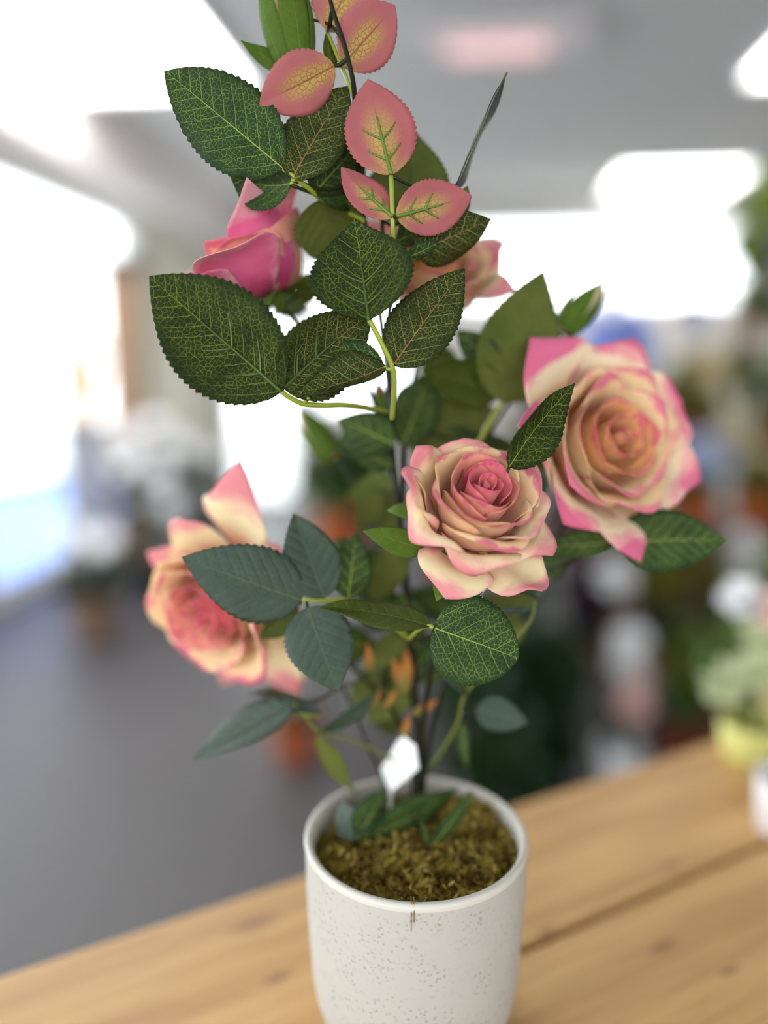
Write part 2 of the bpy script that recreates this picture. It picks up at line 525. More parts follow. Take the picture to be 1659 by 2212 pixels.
def wall_with_windows(name, axis, pos, a0, a1, wins, mat, thick=0.18, film=(), off=()):
    """wall along one axis with rectangular openings (a0,a1,z0,z1), each glazed"""
    bl = []

    def bx(p0, p1, z0, z1):
        if p1 - p0 < 1e-4 or z1 - z0 < 1e-4:
            return
        t0, t1 = (pos - thick, pos) if pos < 0 or axis == 'yneg' else (pos, pos + thick)
        if axis == 'x':
            bl.append((t0, t1, p0, p1, z0, z1))
        else:
            bl.append((p0, p1, t0, t1, z0, z1))
    cur = a0
    for (p0, p1, z0, z1) in sorted(wins):
        bx(cur, p0, 0, ZC)
        bx(p0, p1, 0, z0)
        bx(p0, p1, z1, ZC)
        cur = p1
    bx(cur, a1, 0, ZC)
    wl = struct(boxes(name, bl, mat))
    t0, t1 = (pos - thick, pos) if pos < 0 else (pos, pos + thick)
    tm = (t0 + t1) / 2
    for wi, (p0, p1, z0, z1) in enumerate(wins):
        WIN_N[0] += 1
        fw, fd = 0.05, 0.035
        fl = [(p0, p0 + fw, z0, z1), (p1 - fw, p1, z0, z1), (p0 + fw, p1 - fw, z0, z0 + fw), (p0 + fw, p1 - fw, z1 - fw, z1)]
        conv = (lambda q: (tm - fd, tm + fd, q[0], q[1], q[2], q[3])) if axis == 'x' else (lambda q: (q[0], q[1], tm - fd, tm + fd, q[2], q[3]))
        root = bpy.data.objects.new('window_%d%s' % (WIN_N[0], '_offscreen' if wi in off else ''), None)
        COL.objects.link(root)
        root['kind'] = 'structure'
        boxes('window_frame', [conv(q) for q in fl], M['frame'], root)
        g = (p0 + fw, p1 - fw, z0 + fw, z1 - fw)
        c = conv(g)
        if axis == 'x':
            boxes('pane', [(tm - .004, tm + .004, c[2], c[3], c[4], c[5])], M['glass'], root)
            if wi in film:
                boxes('window_film', [(tm + .006, tm + .008, c[2], c[3], c[4], 0.60)], M['film'], root)
                boxes('glazing_bar', [(tm - fd, tm + fd, c[2], c[3], 0.60, 0.64)], M['frame'], root)
        else:
            boxes('pane', [(c[0], c[1], tm - .004, tm + .004, c[4], c[5])], M['glass'], root)
    return wl


wall_with_windows('wall_left', 'x', XL, YF, YB, [(-2.4, -0.6, 0.5, 2.2), (-0.3, 1.5, 0.5, 2.2), (1.8, 3.50, 0.06, 2.30), (3.56, 5.70, 0.06, 2.30)], M['pillar'], film=(2, 3), off=(0, 1, 2))
wall_with_windows('wall_right', 'x', XR, YF, YB, [], M['wall'])
wall_with_windows('wall_back', 'y', YB, XL, XR, [(-2.18, -1.55, 0.05, 2.32), (-1.35, -0.55, 0.9, 2.25), (-0.1, 1.22, 1.80, 2.50), (1.3, 2.5, 1.80, 2.50)], M['wall'])
wall_with_windows('wall_front', 'y', YF, XL, XR, [(-2.2, -0.2, 0.3, 2.4), (0.0, 1.6, 0.05, 2.4), (1.8, 3.4, 0.3, 2.4)], M['wall'], off=(0, 1, 2))
struct(boxes('trim_1', [(XL, XL + 0.32, YF, YB, 2.36, ZC)], M['soffit']))
struct(boxes('baseboard_back', [(XL, XR, YB - 0.02, YB, 0, 0.1)], M['frame']))


# ceiling panels: lit fittings of the shop
def ceiling_panel(x0, x1, y0, y1, label, strength, rgb=(1, 0.99, 0.95), name='ceiling_light', group='lit ceiling panels'):
    t = thing(name, label, 'light', ((x0 + x1) / 2, (y0 + y1) / 2, ZC), 0, group)
    hx, hy = (x1 - x0) / 2, (y1 - y0) / 2
    fr = 0.03
    boxes('frame', [(-hx, hx, -hy, -hy + fr, -.05, 0), (-hx, hx, hy - fr, hy, -.05, 0), (-hx, -hx + fr, -hy + fr, hy - fr, -.05, 0), (hx - fr, hx, -hy + fr, hy - fr, -.05, 0)], M['frame'], t)
    boxes('diffuser', [(-hx + fr, hx - fr, -hy + fr, hy - fr, -.035, -.012)], emitter('lit_diffuser_%d' % (len(bpy.data.materials)), rgb, strength), t)
    return t


pa, pb = on_z(150, 190, ZC), on_z(560, 186, ZC)
ceiling_panel(pa.x, pb.x, 1.9, pa.y, 'large bright ceiling light panel beside the window soffit', LAMP)
pa, pb = on_z(1300, 412, ZC), on_z(1640, 345, ZC)
ceiling_panel(pa.x, pb.x, pb.y, pa.y, 'bright ceiling light panel in front of the high back window', LAMP)
pa, pb = on_z(1592, 158, ZC), on_z(1660, 40, ZC)
ceiling_panel(pa.x, pa.x + 1.2, pb.y, pa.y, 'bright ceiling light panel above the flower stand', LAMP)
t = thing('ceiling_lamp', 'long dim pinkish white ceiling lamp', 'ceiling lamp', on_z(1085, 70, ZC))
boxes('housing', [(-.37, .37, -.12, .12, -.06, 0)], plain('unit_pinkish_white', srgb(240, 230, 232), 0.6), t, 0.015)
boxes('lens', [(-.24, .2, -.09, .09, -.068, -.058)], emitter('dim_pink_diffuser', srgb(226, 186, 186), 0.75), t)
for sx in (-1, 1):
    boxes('end_cap', [(min(sx * .38, sx * .36), max(sx * .38, sx * .36), -.125, .125, -.066, 0)], plain('unit_cap', srgb(226, 224, 230), 0.6), t, 0.006)

# ------------------------------------------------------------------ table
E0, E1 = on_z(0, 2100, TABLE_Z), on_z(1560, 1590, TABLE_Z)
ED = (E1 - E0).normalized()
TANG = math.atan2(ED.y, ED.x)
table = thing('wooden_table', 'honey coloured wooden plank table under the potted rose', 'table', (E0.x, E0.y, 0), TANG)


def to_table(p):
    d = Vector((p.x - E0.x, p.y - E0.y, 0))
    return d.dot(ED), d.dot(Vector((-ED.y, ED.x, 0)))


b = NB('honey_pine')
tc = b.n('ShaderNodeTexCoord')
mp = b.n('ShaderNodeMapping')
b.t.links.new(tc.outputs['Object'], mp.inputs[0])
mp.inputs['Scale'].default_value = (1.0, 9.0, 9.0)
g1 = b.noise(mp.outputs[0], 3.0, 5, 0.6)
mp2 = b.n('ShaderNodeMapping')
b.t.links.new(tc.outputs['Object'], mp2.inputs[0])
mp2.inputs['Scale'].default_value = (3.0, 80.0, 80.0)
g2 = b.noise(mp2.outputs[0], 3.0, 4, 0.6)
wcol = b.mix(b.step(g1.outputs[0], 0.3, 0.7), srgb(188, 144, 94), srgb(216, 176, 120))
wcol = b.mix(b.ma('MULTIPLY', b.step(g2.outputs[0], 0.5, 0.75), 0.35), wcol, srgb(160, 114, 70))
kn = None
for (kx, ky, ks) in ((550, 1995, 0.013), (600, 2112, 0.008), (1450, 1868, 0.008), (1432, 2045, 0.009), (1576, 2096, 0.006), (1180, 2010, 0.006)):
    lx, ly = to_table(on_z(kx, ky, TABLE_Z))
    vm = b.n('ShaderNodeVectorMath', {'operation': 'SUBTRACT'})
    b.t.links.new(tc.outputs['Object'], vm.inputs[0])
    vm.inputs[1].default_value = (lx, ly, TABLE_Z)
    sc = b.n('ShaderNodeVectorMath', {'operation': 'MULTIPLY'})
    b.t.links.new(vm.outputs[0], sc.inputs[0])
    sc.inputs[1].default_value = (0.6, 1.5, 0.2)
    ln = b.n('ShaderNodeVectorMath', {'operation': 'LENGTH'})
    b.t.links.new(sc.outputs[0], ln.inputs[0])
    dd = b.ma('ADD', ln.outputs['Value'], b.ma('MULTIPLY', b.ma('SUBTRACT', g2.outputs[0], 0.5), 0.008))
    k = b.ma('SUBTRACT', 1.0, b.step(dd, ks * 0.2, ks * 1.2))
    kn = k if kn is None else b.ma('MAXIMUM', kn, k)
wcol = b.mix(b.ma('MULTIPLY', kn, 0.6), wcol, srgb(120, 88, 70))
M['wood'] = b.finish(wcol, 0.5, 0.35, g2.outputs[0], 0.12, 0.001)
PW, GAP = 0.146, 0.007
X0T, X1T = -0.55, 1.75
for i in range(6):
    o = boxes('plank', [(X0T, X1T, -(i + 1) * PW + GAP / 2, -i * PW - GAP / 2, TABLE_Z - 0.028, TABLE_Z)], M['wood'], table, 0.002)
for x in (X0T + .12, (X0T + X1T) / 2, X1T - .12):
    boxes('crosspiece', [(x - .04, x + .04, -6 * PW + .02, -.02, TABLE_Z - .07, TABLE_Z - .0285)], M['wood'], table)
boxes('backing_board', [(X0T + .01, X1T - .01, -6 * PW + .01, -.01, TABLE_Z - .034, TABLE_Z - .0285)], M['wood'], table)
for x in (X0T + .08, X1T - .08):
    for y in (-.08, -6 * PW + .08):
        boxes('leg', [(x - .035, x + .035, y - .035, y + .035, 0, TABLE_Z - .0345)], M['wood'], table)

# ------------------------------------------------------------------ the potted rose
POTC = CAM + CR * 0.0185 + FH * 0.408
POTC.z = TABLE_Z
POT_H = 0.122
plant = thing('potted_rose', 'artificial pink and cream rose plant in a speckled white pot', 'potted plant', POTC)
INV = Matrix.Translation(-POTC)


def loc(p):
    return Vector(p) - POTC


def LP(px, py, d):
    return P(px, py, d) - POTC


b = NB('speckled_white_ceramic')
tc = b.n('ShaderNodeTexCoord')
v1 = b.n('ShaderNodeTexVoronoi', None, Scale=360.0)
b.t.links.new(tc.outputs['Object'], v1.inputs['Vector'])
n1 = b.noise(tc.outputs['Object'], 60, 3)
n2 = b.noise(tc.outputs['Object'], 350, 2)
spk = b.ma('MULTIPLY', b.ma('SUBTRACT', 1.0, b.step(v1.outputs['Distance'], 0.18, 0.42)), b.step(n1.outputs[0], 0.42, 0.62))
pc = b.mix(b.ma('MULTIPLY', spk, 0.42), srgb(186, 183, 177), srgb(112, 113, 116))
pc = b.mix(b.ma('MULTIPLY', b.step(n2.outputs[0], 0.55, 0.75), 0.3), pc, srgb(158, 155, 150))
M['pot'] = b.finish(pc, 0.7, 0.3, n2.outputs[0], 0.06, 0.001)
prof = [(0.0, 0.0), (0.036, 0.0), (0.044, 0.0015), (0.051, 0.006), (0.0565, 0.014), (0.0595, 0.024), (0.061, 0.036), (0.0625, 0.060), (0.0638, 0.092), (0.0640, 0.1175)]
V, F = lathe_geo(prof, 72)
pot = mesh_obj('pot', V, F, M['pot'], plant)
rim = [(0.0640, 0.1175), (0.0646, 0.1195), (0.0642, 0.1212), (0.0625, 0.1220), (0.0608, 0.1214), (0.0598, 0.1198), (0.0594, 0.1175), (0.0590, 0.095), (0.058, 0.05), (0.05, 0.02), (0.0, 0.018)]
V, F = lathe_geo(rim, 72)
mesh_obj('rim', V, F, plain('white_rim_glaze', srgb(214, 210, 202), 0.5, 0.35, 0.04, 40), pot)

# moss: mound plus countless curled shreds
b = NB('dry_moss')
tc = b.n('ShaderNodeTexCoord')
n1 = b.noise(tc.outputs['Object'], 90, 4)
n2 = b.noise(tc.outputs['Object'], 300, 3)
mc = b.mix(b.step(n1.outputs[0], 0.35, 0.65), srgb(112, 90, 36), srgb(172, 152, 70))
mc = b.mix(b.step(n2.outputs[0], 0.5, 0.75), mc, srgb(208, 186, 120))
M['moss'] = b.finish(mc, 0.9, 0.1, n2.outputs[0], 0.6, 0.003)
MZ = 0.108


def moss_h(x, y):
    n = mnoise.fractal(Vector((x * 60, y * 60, 1.3)), 1.0, 2.0, 4)
    r = math.hypot(x, y) / 0.058
    return MZ + 0.004 * (1 - r * r) + 0.004 * n + 0.010 * math.exp(-((x - 0.030) ** 2 + (y - 0.036) ** 2) / 0.00025)


V, F = [], []
NR, NS = 26, 64
for i in range(NR + 1):
    r = 0.0588 * i / NR
    for k in range(NS):
        a = 2 * math.pi * k / NS
        x, y = r * math.cos(a), r * math.sin(a)
        V.append((x, y, moss_h(x, y)))
for i in range(NR):
    for k in range(NS):
        k2 = (k + 1) % NS
        F.append((i * NS + k, (i + 1) * NS + k, (i + 1) * NS + k2, i * NS + k2))
moss = mesh_obj('moss', V, F, M['moss'], plant)
moss['kind'] = 'stuff'
V, F = [], []
rng = random.Random(3)
for i in range(2600):
    r = 0.0575 * math.sqrt(rng.random())
    a = rng.random() * 6.283
    c = Vector((r * math.cos(a), r * math.sin(a), 0))
    c.z = moss_h(c.x, c.y) + rng.uniform(-0.001, 0.002)
    d = Vector((rng.gauss(0, 1), rng.gauss(0, 1), abs(rng.gauss(0.3, 0.6)))).normalized()
    s = d.cross(Vector((rng.gauss(0, 1), rng.gauss(0, 1), rng.gauss(0, 1)))).normalized()
    ln, wd = rng.uniform(0.003, 0.009), rng.uniform(0.0006, 0.0018)
    up = s.cross(d)
    k = len(V)
    for q in range(4):
        tq = q / 3
        p = c + d * (ln * tq) + up * (ln * 0.5 * tq * tq * rng.uniform(-1, 1))
        wq = wd * (1 - 0.8 * abs(tq - 0.4))
        V += [p - s * wq, p + s * wq]
    for q in range(3):
        F.append((k + 2 * q, k + 2 * q + 1, k + 2 * q + 3, k + 2 * q + 2))
sh = mesh_obj('moss_shred', V, F, M['moss'], plant)
sh['kind'] = 'stuff'
# strands hanging over the rim
for (px, dz) in ((887, 0.016), (893, 0.011)):
    p0 = LP(px, 1945, 0.402)
    p1 = LP(px + 1, 1962, 0.3885); p1.z = POT_H + 0.0015
    tube('moss_strand', [p0, p1, p1 + Vector((FH.x * -0.004, FH.y * -0.004, -dz * 0.4)), p1 + Vector((FH.x * -0.004, FH.y * -0.004, -dz))], 0.0004, 0.0002, M['moss'], plant, 4, 5)


# ------------------------------------------------------------------ leaves
def leaf_grid(L, W, fold, bend, side_curl, teeth, tooth, wave, seed, nu=None, nv=13, shape=(0.55, 0.8)):
    """flat-frame grid: x across, y along, z normal; base at origin, tip at (0,L,0)"""
    rg = random.Random(seed)
    ph, ph2 = rg.random() * 6.28, rg.random() * 6.28
    nu = nu or (teeth * 4 + 1)
    pa, pb = shape
    um = pa / (pa + pb)
    wm = um ** pa * (1 - um) ** pb
    G, A, B = [], [], []
    for i in range(nu):
        u = i / (nu - 1)
        uu = min(max(u, 1e-4), 1 - 1e-4)
        hw = 0.5 * W * (uu ** pa) * ((1 - uu) ** pb) / wm
        hw = max(hw, 0.0002)
        fr = (u * teeth) % 1.0
        tt = tooth * W * fr * math.sin(math.pi * min(1, uu * 1.02)) ** 0.5
        rowG, rowA, rowB = [], [], []
        for j in range(nv):
            s = -1 + 2 * j / (nv - 1)
            sh = abs(s) ** 4
            x = s * hw + math.copysign(tt * sh, s) * (1 if abs(s) > 0.5 else 0)
            y = L * u - 0.35 * tt * sh
            xn = abs(x) / (0.5 * W)
            z = bend * L * 4 * u * (1 - u) + fold * abs(x) - side_curl * W * xn ** 2.2
            z += wave * L * abs(s) ** 2 * math.sin(u * 9 + (ph if s > 0 else ph2))
            rowG.append(Vector((x, y, z)))
            rowA.append((u, (s + 1) / 2))
            rowB.append((x * 100, y * 100))
        G.append(rowG); A.append(rowA); B.append(rowB)
    return G, A, B


LEAF_I = [0]
BASES, ENDS, SAMPLES, HEADS = [], [], [], []   # leaf bases, stalk ends, points along stalks, flower bases


def make_leaf(base, tip, dB, dT, wr, roll=0.0, side='f', fold=0.25, bend=0.05, curl=0.15, mat='leaf_a', back='leaf_back',
              rib=None, teeth=17, tooth=0.035, wave=0.015, name='leaf', parent=None, shape=(0.60, 1.0), thick=0.00045):
    LEAF_I[0] += 1
    Bp, Tp = LP(*base, dB), LP(*tip, dT)
    ax = Tp - Bp
    L = ax.length
    a = ax.normalized()
    toc = (CAM - POTC - (Bp + Tp) * 0.5).normalized()
    n = (toc - a * toc.dot(a)).normalized()
    n = Matrix.Rotation(rad(roll), 3, a) @ n
    if side == 'b':
        n = -n
    xax = a.cross(n)
    G, A, Bv = leaf_grid(L, L * wr, fold, bend, curl, teeth, tooth, wave, LEAF_I[0], shape=shape)
    Mx = Matrix((xax, a, n)).transposed()
    G2 = [[Mx @ p for p in row] for row in G]
    o = sheet(name, G2, A, Bv, thick, [M[mat], M[back]], parent or plant)
    o.location = Bp
    if name != 'sepal':
        BASES.append(Bp.copy())
    if rib is None:
        rib = side == 'b'
    if rib:
        zb = lambda u: bend * L * 4 * u * (1 - u) - 0.0007
        V, F = [], []

        def add(pts, r0, r1):
            sp = smooth_path(pts, 4)
            m = len(sp) - 1
            v2, f2 = tube_geo(sp, [r0 + (r1 - r0) * i / m for i in range(m + 1)], 7)
            k = len(V)
            V.extend([Mx @ p for p in v2])
            F.extend([tuple(i + k for i in f) for f in f2])
        um = 0.62
        add([Vector((0, L * um * q / 5, zb(um * q / 5))) for q in range(6)], 0.0011, 0.0004)
        for (u0, ln) in ((0.16, 0.15), (0.38, 0.15)):
            for sg in (-1, 1):
                u1 = u0 + ln
                x1 = sg * L * wr * 0.24
                add([Vector((0, L * u0, zb(u0))), Vector((x1 * 0.5, L * (u0 + ln * 0.45), zb(u0 + ln * .45) + fold * abs(x1) * .5)),
                     Vector((x1, L * u1, zb(u1) + fold * abs(x1) * 0.95 - curl * L * wr * 0.2 ** 1.1 * .3))], 0.0007, 0.0003)
        r = mesh_obj('leaf_rib', V, F, M['rib' if mat.startswith('pink') else 'rib_dark'], o)
    return o


def stalk(pts, r0=0.0011, r1=0.0009, mat='stalk', name='leaf_stalk'):
    q = [LP(*p) for p in pts]
    if name == 'stem' and pts[-1][1] > 1600:          # a main stem goes down into the moss
        e = q[-1]
        k = min(1.0, 0.040 / max(math.hypot(e.x, e.y), 1e-6))
        q.append(Vector((e.x * k, e.y * k, 0.100)))
    else:
        ENDS.append((q[-1].copy(), len(SAMPLES)))
    i0 = len(SAMPLES)
    SAMPLES.append((smooth_path(q, 10), name == 'stem'))
    return tube(name, q, r0, r1, M[mat], plant)


def join_up():
    """short stalks from leaves, flowers and loose stalk ends to the stems they grow from"""
    def nearest(p, skip=-1, stems=False):
        best = (9.0, None)
        for k, (pl, st) in enumerate(SAMPLES):
            if k == skip or (stems and not st):
                continue
            for q in pl:
                d = (q - p).length
                if d < best[0]:
                    best = (d, q)
        return best

    def link(p, q, r, mat, name):
        m = (p + q) * 0.5 - Vector((0, 0, 0.12 * (p - q).length))
        tube(name, [p, m, q], r, r * 1.15, M[mat], plant, 5, 7)
    for p in HEADS:
        d, q = nearest(p)
        link(p, q, 0.0014, 'stem', 'stem')
    for p, k in list(ENDS):
        d, q = nearest(p, k, True)
        if d > 0.0015:
            link(p, q, 0.0010, 'stalk_dark', 'leaf_stalk')
    for p in BASES:
        d, q = nearest(p)
        if d < 0.0015:
            continue
        if p.z < POT_H + 0.015 and math.hypot(p.x, p.y) < 0.060:
            k = min(1.0, 0.052 / max(math.hypot(p.x, p.y), 1e-6))
            if p.z > MZ - 0.004:
                tube('leaf_stalk', [p, Vector((p.x * k, p.y * k, (p.z + 0.100) / 2)), Vector((p.x * k, p.y * k, 0.099))], 0.0009, 0.0009, M['stalk_dark'], plant, 4, 7)
            continue
        link(p, q, 0.0008, 'stalk_dark', 'leaf_stalk')


#          base        tip         dB    dT    w/l  roll
make_leaf((612, 364), (357, 154), .392, .386, .57, 4, 'f', .18, .03, .10, 'leaf_a', teeth=22, shape=(.66, .92))
make_leaf((630, 388), (752, 188), .392, .400, .54, -18, 'f', .30, .04, .10, 'leaf_b', teeth=18)
make_leaf((630, 396), (497, 380), .396, .404, .95, 48, 'b', .30, .10, .1, 'leaf_d', 'leaf_d', rib=False)
make_leaf((676, 418), (778, 305), .402, .420, .85, 10, 'f', .20, .04, .15, 'leaf_d')
make_leaf((694, 430), (735, 585), .408, .440, .86, -8, 'b', .10, .05, .1, 'leaf_d', rib=False)
make_leaf((845, 378), (795, 171), .384, .388, .68, 6, 'b', .12, .03, .06, 'pink_f', 'pink_b', teeth=20, tooth=0.035, wave=.012, shape=(.72, .86))
make_leaf((848, 470), (738, 362), .385, .386, .52, 30, 'b', .25, .03, .08, 'pink_f', 'pink_b', teeth=16, tooth=.035, wave=.012, shape=(.72, .86))
make_leaf((856, 468), (1019, 424), .384, .390, .64, -6, 'b', .15, .02, .08, 'pink_f', 'pink_b', teeth=18, tooth=.035, wave=.012, shape=(.72, .86))
make_leaf((738, 142), (853, 12), .392, .392, .72, 8, 'f', .12, .03, .06, 'pink_f', 'pink_b', teeth=16, tooth=.035, wave=.012, shape=(.72, .86))
make_leaf((722, 142), (561, 225), .388, .384, .66, -6, 'f', .15, .04, .08, 'pink_f', 'pink_b', teeth=16, tooth=.035, wave=.012, shape=(.72, .86))
make_leaf((708, 68), (772, -70), .398, .402, .80, -10, 'f', .12, .03, .06, 'pink_f', 'pink_b', teeth=16, tooth=.035, wave=.012, shape=(.72, .86))
make_leaf((716, 140), (706, 66), .396, .398, .34, 20, 'b', .2, .02, .1, 'leaf_lime', 'leaf_lime', rib=False, tooth=.0)
# olive leaves behind the pink sprig
make_leaf((868, 482), (900, 288), .420, .432, .80, -12, 'b', .10, .04, .10, 'leaf_c')
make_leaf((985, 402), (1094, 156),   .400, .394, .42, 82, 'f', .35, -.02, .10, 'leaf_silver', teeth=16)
make_leaf((898, 545), (1058, 474), .400, .398, .70, 14, 'f', .10, .02, .35, 'leaf_b')
make_leaf((856, 520), (950, 470), .412, .410, .70, 40, 'f', .25, .05, .2, 'leaf_bright')
make_leaf((985, 470), (1010, 402), .404, .404, .7, 40, 'f', .25, .05, .2, 'leaf_d')
make_leaf((880, 555), (948, 520), .397, .396, .55, 40, 'f', .25, .05, .2, 'leaf_bright')
# central trio
make_leaf((797, 692), (765, 473), .380, .386, .95, -6, 'b', -.16, .05, .10, 'leaf_c', 'leaf_c', teeth=22, rib=True, shape=(.78, 1.12))
make_leaf((608, 846), (321, 597), .384, .380, .62, -4, 'b', -.12, .03, .10, 'leaf_e', 'leaf_e', teeth=24, shape=(.66, .92))
make_leaf((612, 838), (806, 672), .386, .388, .66, 12, 'b', -.10, .08, .15, 'leaf_b', 'leaf_b', teeth=20)
make_leaf((832, 792), (640, 848), .388, .384, .52, 48, 'b', -.25, .06, .2, 'leaf_b', 'leaf_b', rib=False)
make_leaf((828, 790), (690, 760), .394, .400, .62, -30, 'f', .25, .05, .2, 'leaf_a')
make_leaf((851, 788), (1003, 582), .388, .392, .55, -16, 'f', .22, .03, .12, 'leaf_b', teeth=20)
# right side
make_leaf((1085, 868), (1176, 583), .452, .445, .62, 16, 'b', .12, .03, .1, 'leaf_c', rib=False)
make_leaf((1075, 790), (985, 712), .455, .452, .60, -20, 'f', .2, .03, .1, 'leaf_bright')
make_leaf((1082, 850), (910, 800), .458, .452, .62, -24, 'b', .12, .04, .1, 'leaf_c', 'leaf_lime', rib=False)
make_leaf((1100, 1008), (1241, 829), .386, .388, .46, 36, 'b', -.25, .05, .15, 'leaf_f', 'leaf_f', rib=False)
make_leaf((1330, 1172), (1572, 1168), .445, .436, .60, -14, 'f', .2, .05, .1, 'leaf_bright')
make_leaf((1330, 1168), (1165, 1178), .450, .448, .42, -30, 'f', .2, .05, .1, 'leaf_bright')
# below the front rose
make_leaf((936, 1356), (1119, 1422), .386, .384, .98, -4, 'f', .16, .05, .08, 'leaf_c2', teeth=20, shape=(.46, .66))
make_leaf((930, 1354), (688, 1312), .385, .402, .34, 50, 'f', .2, .05, .1, 'leaf_lime', 'leaf_lime', tooth=.02)
# lower left spray
make_leaf((652, 1296), (393, 1203), .415, .405, .60, -8, 'f', .15, .04, .1, 'leaf_sky')
make_leaf((700, 1292), (633, 1108), .418, .424, .62, 12, 'f', .35, .02, .1, 'leaf_sky')
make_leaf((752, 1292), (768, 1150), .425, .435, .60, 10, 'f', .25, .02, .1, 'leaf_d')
make_leaf((664, 1312), (730, 1494), .412, .408, .76, 6, 'f', .15, .05, .12, 'leaf_sky')
make_leaf((640, 1300), (560, 1380), .430, .44, .6, 30, 'b', .15, .05, .12, 'leaf_lime', 'leaf_lime', rib=False)
# low spray near the pot
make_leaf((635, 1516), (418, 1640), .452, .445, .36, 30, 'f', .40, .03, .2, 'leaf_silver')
make_leaf((690, 1545), (535, 1500), .458, .462, .40, 62, 'f', .2, .12, .15, 'leaf_sky')
make_leaf((696, 1580), (822, 1488), .456, .458, .36, 56, 'f', .25, .06, .1, 'leaf_sky')
make_leaf((690, 1586), (768, 1715), .458, .470, .36, 50, 'f', .25, .04, .1, 'leaf_back')
make_leaf((1002, 1500), (915, 1415), .452, .455, .26, 60, 'f', .25, .04, .1, 'leaf_sky')
make_leaf((1030, 1530), (1140, 1560), .462, .456, .70, 20, 'f', .15, .05, .1, 'leaf_sky')
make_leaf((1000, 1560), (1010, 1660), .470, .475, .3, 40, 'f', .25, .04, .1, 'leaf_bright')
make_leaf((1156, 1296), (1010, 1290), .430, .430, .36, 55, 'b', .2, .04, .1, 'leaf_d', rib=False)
make_leaf((1150, 1310), (1040, 1325), .432, .436, .36, 50, 'f', .2, .04, .1, 'leaf_sky')
make_leaf((1160, 1290), (1175, 1205), .432, .434, .36, 40, 'f', .2, .04, .1, 'leaf_sky')
# leaves on the moss
make_leaf((800, 1800), (990, 1700), .452, .478, .42, 45, 'f', .2, .06, .1, 'leaf_bright', 'leaf_lime')
make_leaf((770, 1810), (830, 1705), .448, .468, .62, 20, 'f', .2, .06, .1, 'leaf_bright')
make_leaf((770, 1812), (735, 1735), .448, .466, .66, -10, 'f', .2, .06, .1, 'leaf_sky')
make_leaf((930, 1830), (1020, 1705), .444, .468, .22, 30, 'f', .2, .06, .1, 'leaf_bright', 'leaf_lime')
make_leaf((925, 1828), (905, 1765), .444, .455, .25, 30, 'f', .2, .06, .1, 'leaf_bright', 'leaf_lime')
# foliage behind the stems
for (bx, by, tx, ty, d, wr, rl, sd, mt) in (
        (850, 960, 730, 905, .450, .72, 10, 'f', 'leaf_d'), (845, 1010, 740, 960, .455, .5, 30, 'f', 'leaf_d'),
        (870, 960, 930, 800, .470, .62, 10, 'f', 'leaf_bright'), (900, 940, 1070, 880, .475, .62, -10, 'b', 'leaf_c'),
        (960, 930, 1050, 1010, .480, .62, 10, 'f', 'leaf_bright'), (880, 830, 900, 960, .478, .6, -20, 'f', 'leaf_d'),
        (865, 1180, 800, 1300, .465, .6, 20, 'b', 'leaf_c'), (870, 1280, 900, 1400, .470, .6, 10, 'f', 'leaf_d'),
        (860, 1330, 760, 1250, .475, .6, -10, 'f', 'leaf_d'), (880, 1380, 780, 1440, .478, .55, 10, 'b', 'leaf_c'),
        (900, 1440, 980, 1350, .480, .55, 10, 'f', 'leaf_d'), (890, 1480, 790, 1560, .482, .5, 15, 'b', 'leaf_c'),
        (900, 1400, 850, 1300, .485, .6, 0, 'f', 'leaf_d'), (640, 640, 700, 600, .452, .8, 20, 'b', 'leaf_c'),
        (820, 1060, 770, 1150, .485, .6, 0, 'b', 'leaf_c')):
    make_leaf((bx, by), (tx, ty), d, d + .004, wr, rl, sd, .15, .05, .1, mt, rib=False)
rg = random.Random(11)
for (px, py, mt, ln) in ((780, 940, 'leaf_d', 120), (900, 880, 'leaf_bright', 110), (960, 800, 'leaf_d', 120), (1010, 900, 'leaf_back', 120), (940, 980, 'leaf_bright', 110), (1060, 960, 'leaf_d', 110),
                         (800, 1060, 'leaf_c', 110), (840, 1120, 'leaf_bright', 110), (760, 1210, 'leaf_d', 120), (820, 1240, 'leaf_bright', 120), (930, 1300, 'leaf_d', 120), (830, 1330, 'leaf_c', 110),
                         (1000, 1340, 'leaf_d', 120), (1080, 1370, 'leaf_d', 120), (760, 1390, 'leaf_c', 110), (830, 1420, 'leaf_lime', 100), (940, 1440, 'leaf_d', 110), (790, 1490, 'leaf_lime', 100),
                         (860, 1470, 'leaf_c', 100), (990, 1440, 'leaf_d', 110), (1120, 1240, 'leaf_d', 120), (1180, 1200, 'leaf_bright', 110), (610, 1400, 'leaf_sky', 110), (600, 1440, 'leaf_back', 100),
                         (1000, 1010, 'leaf_c', 110), (1130, 1060, 'leaf_bright', 110), (830, 1550, 'leaf_lime', 90), (630, 660, 'leaf_d', 90), (1130, 740, 'leaf_d', 110), (1160, 700, 'leaf_c', 100)):
    a = rg.uniform(0, 6.283)
    d = rg.uniform(.482, .535)
    hx, hy = math.cos(a) * ln / 2, math.sin(a) * ln / 2
    make_leaf((px - hx, py - hy), (px + hx, py + hy), d, d + rg.uniform(-.01, .01), rg.uniform(.55, .75), rg.uniform(-35, 35), rg.choice('fb'), .15, .05, .1, mt, rib=False, teeth=12)
